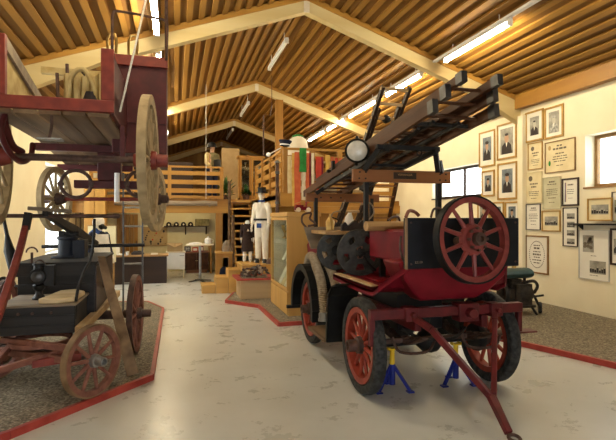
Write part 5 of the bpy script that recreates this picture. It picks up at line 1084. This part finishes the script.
q = MB(); q.box((-.2, 13.7, .711), (.2, 13.71, .93)); q.box((-.2, 14.0, .711), (.2, 14.01, .93)); q.box((-.2, 13.71, .711), (-.19, 14.0, .93)); q.box((.19, 13.71, .711), (.2, 14.0, .93)); q.box((-.19, 13.71, .711), (.19, 14.0, .72)); q.build('box_body', 'card', t)
for x, tl in ((-.2, -.05), (.0, .04)):
    q = MB(); q.prism([(x+.01, 13.7, .93), (x+.19, 13.7, .93), (x+.19, 13.63, .88+tl), (x+.01, 13.63, .88-tl)], (0, .008, .004)); q.build('flap', 'card', t)
t = thing('brown_sideboard', 'brown two-door sideboard against the pale wall under the gallery', 'sideboard', (.62, 14.9, 0))
q = MB(); q.box((.28, 14.72, .08), (.96, 15.3, .60)); q.box((.32, 14.76, 0), (.92, 15.3, .08)); q.build('body', 'brownx', t); q = MB(); q.box((.26, 14.68, .60), (.98, 15.32, .63)); q.build('top', 'brownx', t)
for x0, x1 in ((.29, .615), (.625, .95)):
    q = MB(); q.box((x0, 14.7, .1), (x1, 14.72, .59)); d = q.build('door', 'brownwood', t, bevel=.004); q = MB(); q.box(((x1 if x0 < .4 else x0)-.03, 14.685, .36), ((x1 if x0 < .4 else x0)+.03, 14.7, .375)); q.build('handle', 'brass', d)
q = MB(); q.box((1.0, 14.5, 0), (1.04, 15.3, 1.0)); tag(q.build('standing_board', 'pinez', loc=(1.02, 14.9, 0)), 'upright orange wooden panel at the right end of the brown sideboard', 'panel')
for x, w, h, m_, lb in ((.36, .18, .16, 'dkframe', 'small dark-framed photo standing on the brown sideboard, leftmost'), (.58, .16, .13, 'bred', 'red and white card standing on the brown sideboard'), (.76, .12, .16, 'bmaroon', 'dark red box standing on the brown sideboard')):
    t = thing('photo_frame' if m_ == 'dkframe' else 'small_box', lb, 'photo frame' if m_ == 'dkframe' else 'box', (x, 14.8, .631)); q = MB(); q.box((x-w/2, 14.78, .631), (x+w/2, 14.82, .631+h)); q.build('casing', m_, t); q = MB(); q.box((x-w*.35, 14.775, .66), (x+w*.35, 14.78, .60+h)); q.build('face_panel', 'photo' if m_ == 'dkframe' else 'paper', t)
t = thing('pedestal_table', 'tall steel pedestal table with cross foot in front of the brown sideboard', 'table', (.62, 12.7, 0))
c = V((.62, 12.7, 0)); q = MB(); q.cyl(c+V((0, 0, .03)), c+V((0, 0, .93)), .03); q.build('column', 'steel', t)
for k in range(4):
    a = R(45*0+90*k+20); q = MB(); q.beam(c+V((0, 0, .05)), c+V((.3*math.cos(a), .3*math.sin(a), .015)), .04, .025); q.build('foot', 'darksteel', t)
q = MB(); q.lathe([(.34, .93), (.35, .945), (.34, .96), (.01, .96)], c, n=28); q.build('table_top', 'offwhite', t, )
q = MB(); q.lathe([(.06, 0), (.085, .03), (.085, .12), (.06, .15), (.02, .16), (.02, .19), (.01, .2)], c+V((.2, 0, .961)), n=16); t2 = thing('white_pot', 'white lidded pot on the tall pedestal table', 'pot', c+V((.2, 0, .961))); q.build('pot_body', 'white', t2); q = MB(); q.tube(arc(c+V((.29, 0, 1.04)), .04, -90, 90, 8, (1, 0, 0), (0, 0, 1)), .008, 6); q.build('handle', 'white', t2)
q = MB(); q.loft([(c+V((-.12, -.05, .961)), .18, .12), (c+V((-.12, -.05, .99)), .16, .1), (c+V((-.1, -.05, 1.01)), .06, .05)], 14, .12); tag(q.build('white_cloth', 'cloth', loc=c+V((-.12, -.05, .961))), 'crumpled white cloth on the tall pedestal table', 'cloth')
t = thing('helmet_shelf', 'wooden shelf with brackets on the pale wall, carrying four dark helmets', 'shelf', (.4, 15.25, 1.38))
q = MB(); q.box((-.32, 15.12, 1.36), (1.0, 15.398, 1.385)); q.build('board', 'dkwood', t)
for x in (.3, .92): q = MB(); q.prism([(x, 15.15, 1.36), (x, 15.398, 1.36), (x, 15.398, 1.12)], (.03, 0, 0)); q.build('bracket', 'dkwood', t)
for i, x in enumerate((-.18, .04, .25, .46)):
    c = V((x, 15.24, 1.386)); t = thing('fire_helmet', 'dark helmet with pale badge on the wall shelf, %s of the four' % ('leftmost', 'second from left', 'third from left', 'rightmost')[i], 'helmet', c, 'helmets on the wall shelf')
    q = MB(); q.lathe([(.095, 0), (.09, .012), (.078, .02), (.074, .07), (.05, .11), (.01, .125)], c, n=16); q.build('shell', 'blackgloss', t)
    q = MB(); q.cyl(c+V((0, -.075, .05)), c+V((0, -.085, .05)), .026, n=10); q.build('badge', 'offwhite', t)
q = MB(); q.box((.60, 15.14, 1.386), (1.02, 15.36, 1.6)); tag(q.build('storage_case', 'olive', loc=(.8, 15.2, 1.386), bevel=.01), 'olive brown storage case on the right end of the helmet shelf', 'case')
t = thing('notice_board', 'tan notice board covered with small badges on the pale wall', 'notice board', (-.58, 15.38, 1.1))
q = MB(); q.box((-.95, 15.37, .8), (-.22, 15.398, 1.34)); q.build('panel', 'card', t); q = MB(); q.box((-.97, 15.365, 1.34), (-.2, 15.398, 1.355)); q.box((-.97, 15.365, .785), (-.2, 15.398, .8)); q.build('frame', 'brownf', t)
for i in range(26):
    x, z = -.91+.66*((i*7) % 13)/12.5+rnd.uniform(-.015, .015), .85+.47*((i*5) % 8)/7.5; w = rnd.uniform(.014, .035); q = MB(); q.prism([(x+w*math.cos(2*PI*k/8), 15.37, z+w*1.2*math.sin(2*PI*k/8)) for k in range(8)], (0, -.006, 0)); q.build('badge', rnd.choice(('dkframe', 'dkframe', 'bred', 'brownf', 'gold_ink')), t)
t = thing('plank_door', 'brown vertical plank door at the back behind the desk', 'door', (-1.32, 15.35, 0)); q = MB()
for i in range(5): q.box((-1.66+.12*i, 15.33, 0), (-1.55+.12*i, 15.36, 1.74))
q.build('door_leaf', 'pinez', t); q = MB(); q.box((-1.12, 15.3, .8), (-1.1, 15.33, .95)); q.build('handle', 'iron', t)
t = thing('tall_pine_cupboard', 'tall orange pine cupboard at the left wall behind the hanging wagon', 'cupboard', (-1.9, 13.1, 0))
q = MB(); q.box((-2.14, 12.87, 0), (-1.66, 13.3, 2.4)); q.build('body', 'pinez', t, bevel=.006); q = MB(); q.box((-2.14, 12.85, .05), (-1.905, 12.87, 2.36)); q.build('door', 'pinez', t, bevel=.004); q = MB(); q.box((-1.895, 12.85, .05), (-1.66, 12.87, 2.36)); q.build('door', 'pinez', t, bevel=.004); q = MB(); q.cyl((-1.93, 12.82, 1.1), (-1.93, 12.85, 1.1), .015); q.build('knob', 'iron', t)
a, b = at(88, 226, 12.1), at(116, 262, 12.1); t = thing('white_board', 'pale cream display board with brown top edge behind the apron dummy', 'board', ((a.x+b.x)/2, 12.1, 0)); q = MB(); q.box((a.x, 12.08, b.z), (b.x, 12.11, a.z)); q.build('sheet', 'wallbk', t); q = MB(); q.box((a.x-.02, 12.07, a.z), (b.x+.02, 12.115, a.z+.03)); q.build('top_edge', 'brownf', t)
for x in (a.x+.05, b.x-.05): q = MB(); q.box((x-.02, 12.085, 0), (x+.02, 12.115, b.z)); q.build('leg', 'brownf', t)
def lpic(px0, px1, py0, py1, label):
    X = XL+.001; p, r_ = onx(px0, (py0+py1)/2, X), onx(px1, (py0+py1)/2, X); z1, z0 = onx((px0+px1)/2, py0, X).z, onx((px0+px1)/2, py1, X).z
    t = thing('picture_frame', label, 'picture', (X, (p.y+r_.y)/2, (z0+z1)/2), 'pictures on the left wall'); q = MB(); f = .04
    q.box((X, p.y, z0), (X+.025, p.y+f, z1)); q.box((X, r_.y-f, z0), (X+.025, r_.y, z1)); q.box((X, p.y+f, z0), (X+.025, r_.y-f, z0+f)); q.box((X, p.y+f, z1-f), (X+.025, r_.y-f, z1)); q.build('frame', 'greywood', t)
    q = MB(); q.box((X, p.y+f, z0+f), (X+.008, r_.y-f, z1-f)); mt = q.build('mount', 'paper', t); q = MB(); w = r_.y-p.y; q.box((X+.008, p.y+w*.3, z0+(z1-z0)*.2), (X+.0095, p.y+w*.7, z0+(z1-z0)*.8)); q.build('print', 'cert', mt)
lpic(75.3, 79.5, 205, 232, 'narrow grey-framed print on the left wall beside the tall window, nearer one')
lpic(80.0, 82.8, 206, 232, 'narrow grey-framed print on the left wall beside the pine cupboard, farther one')
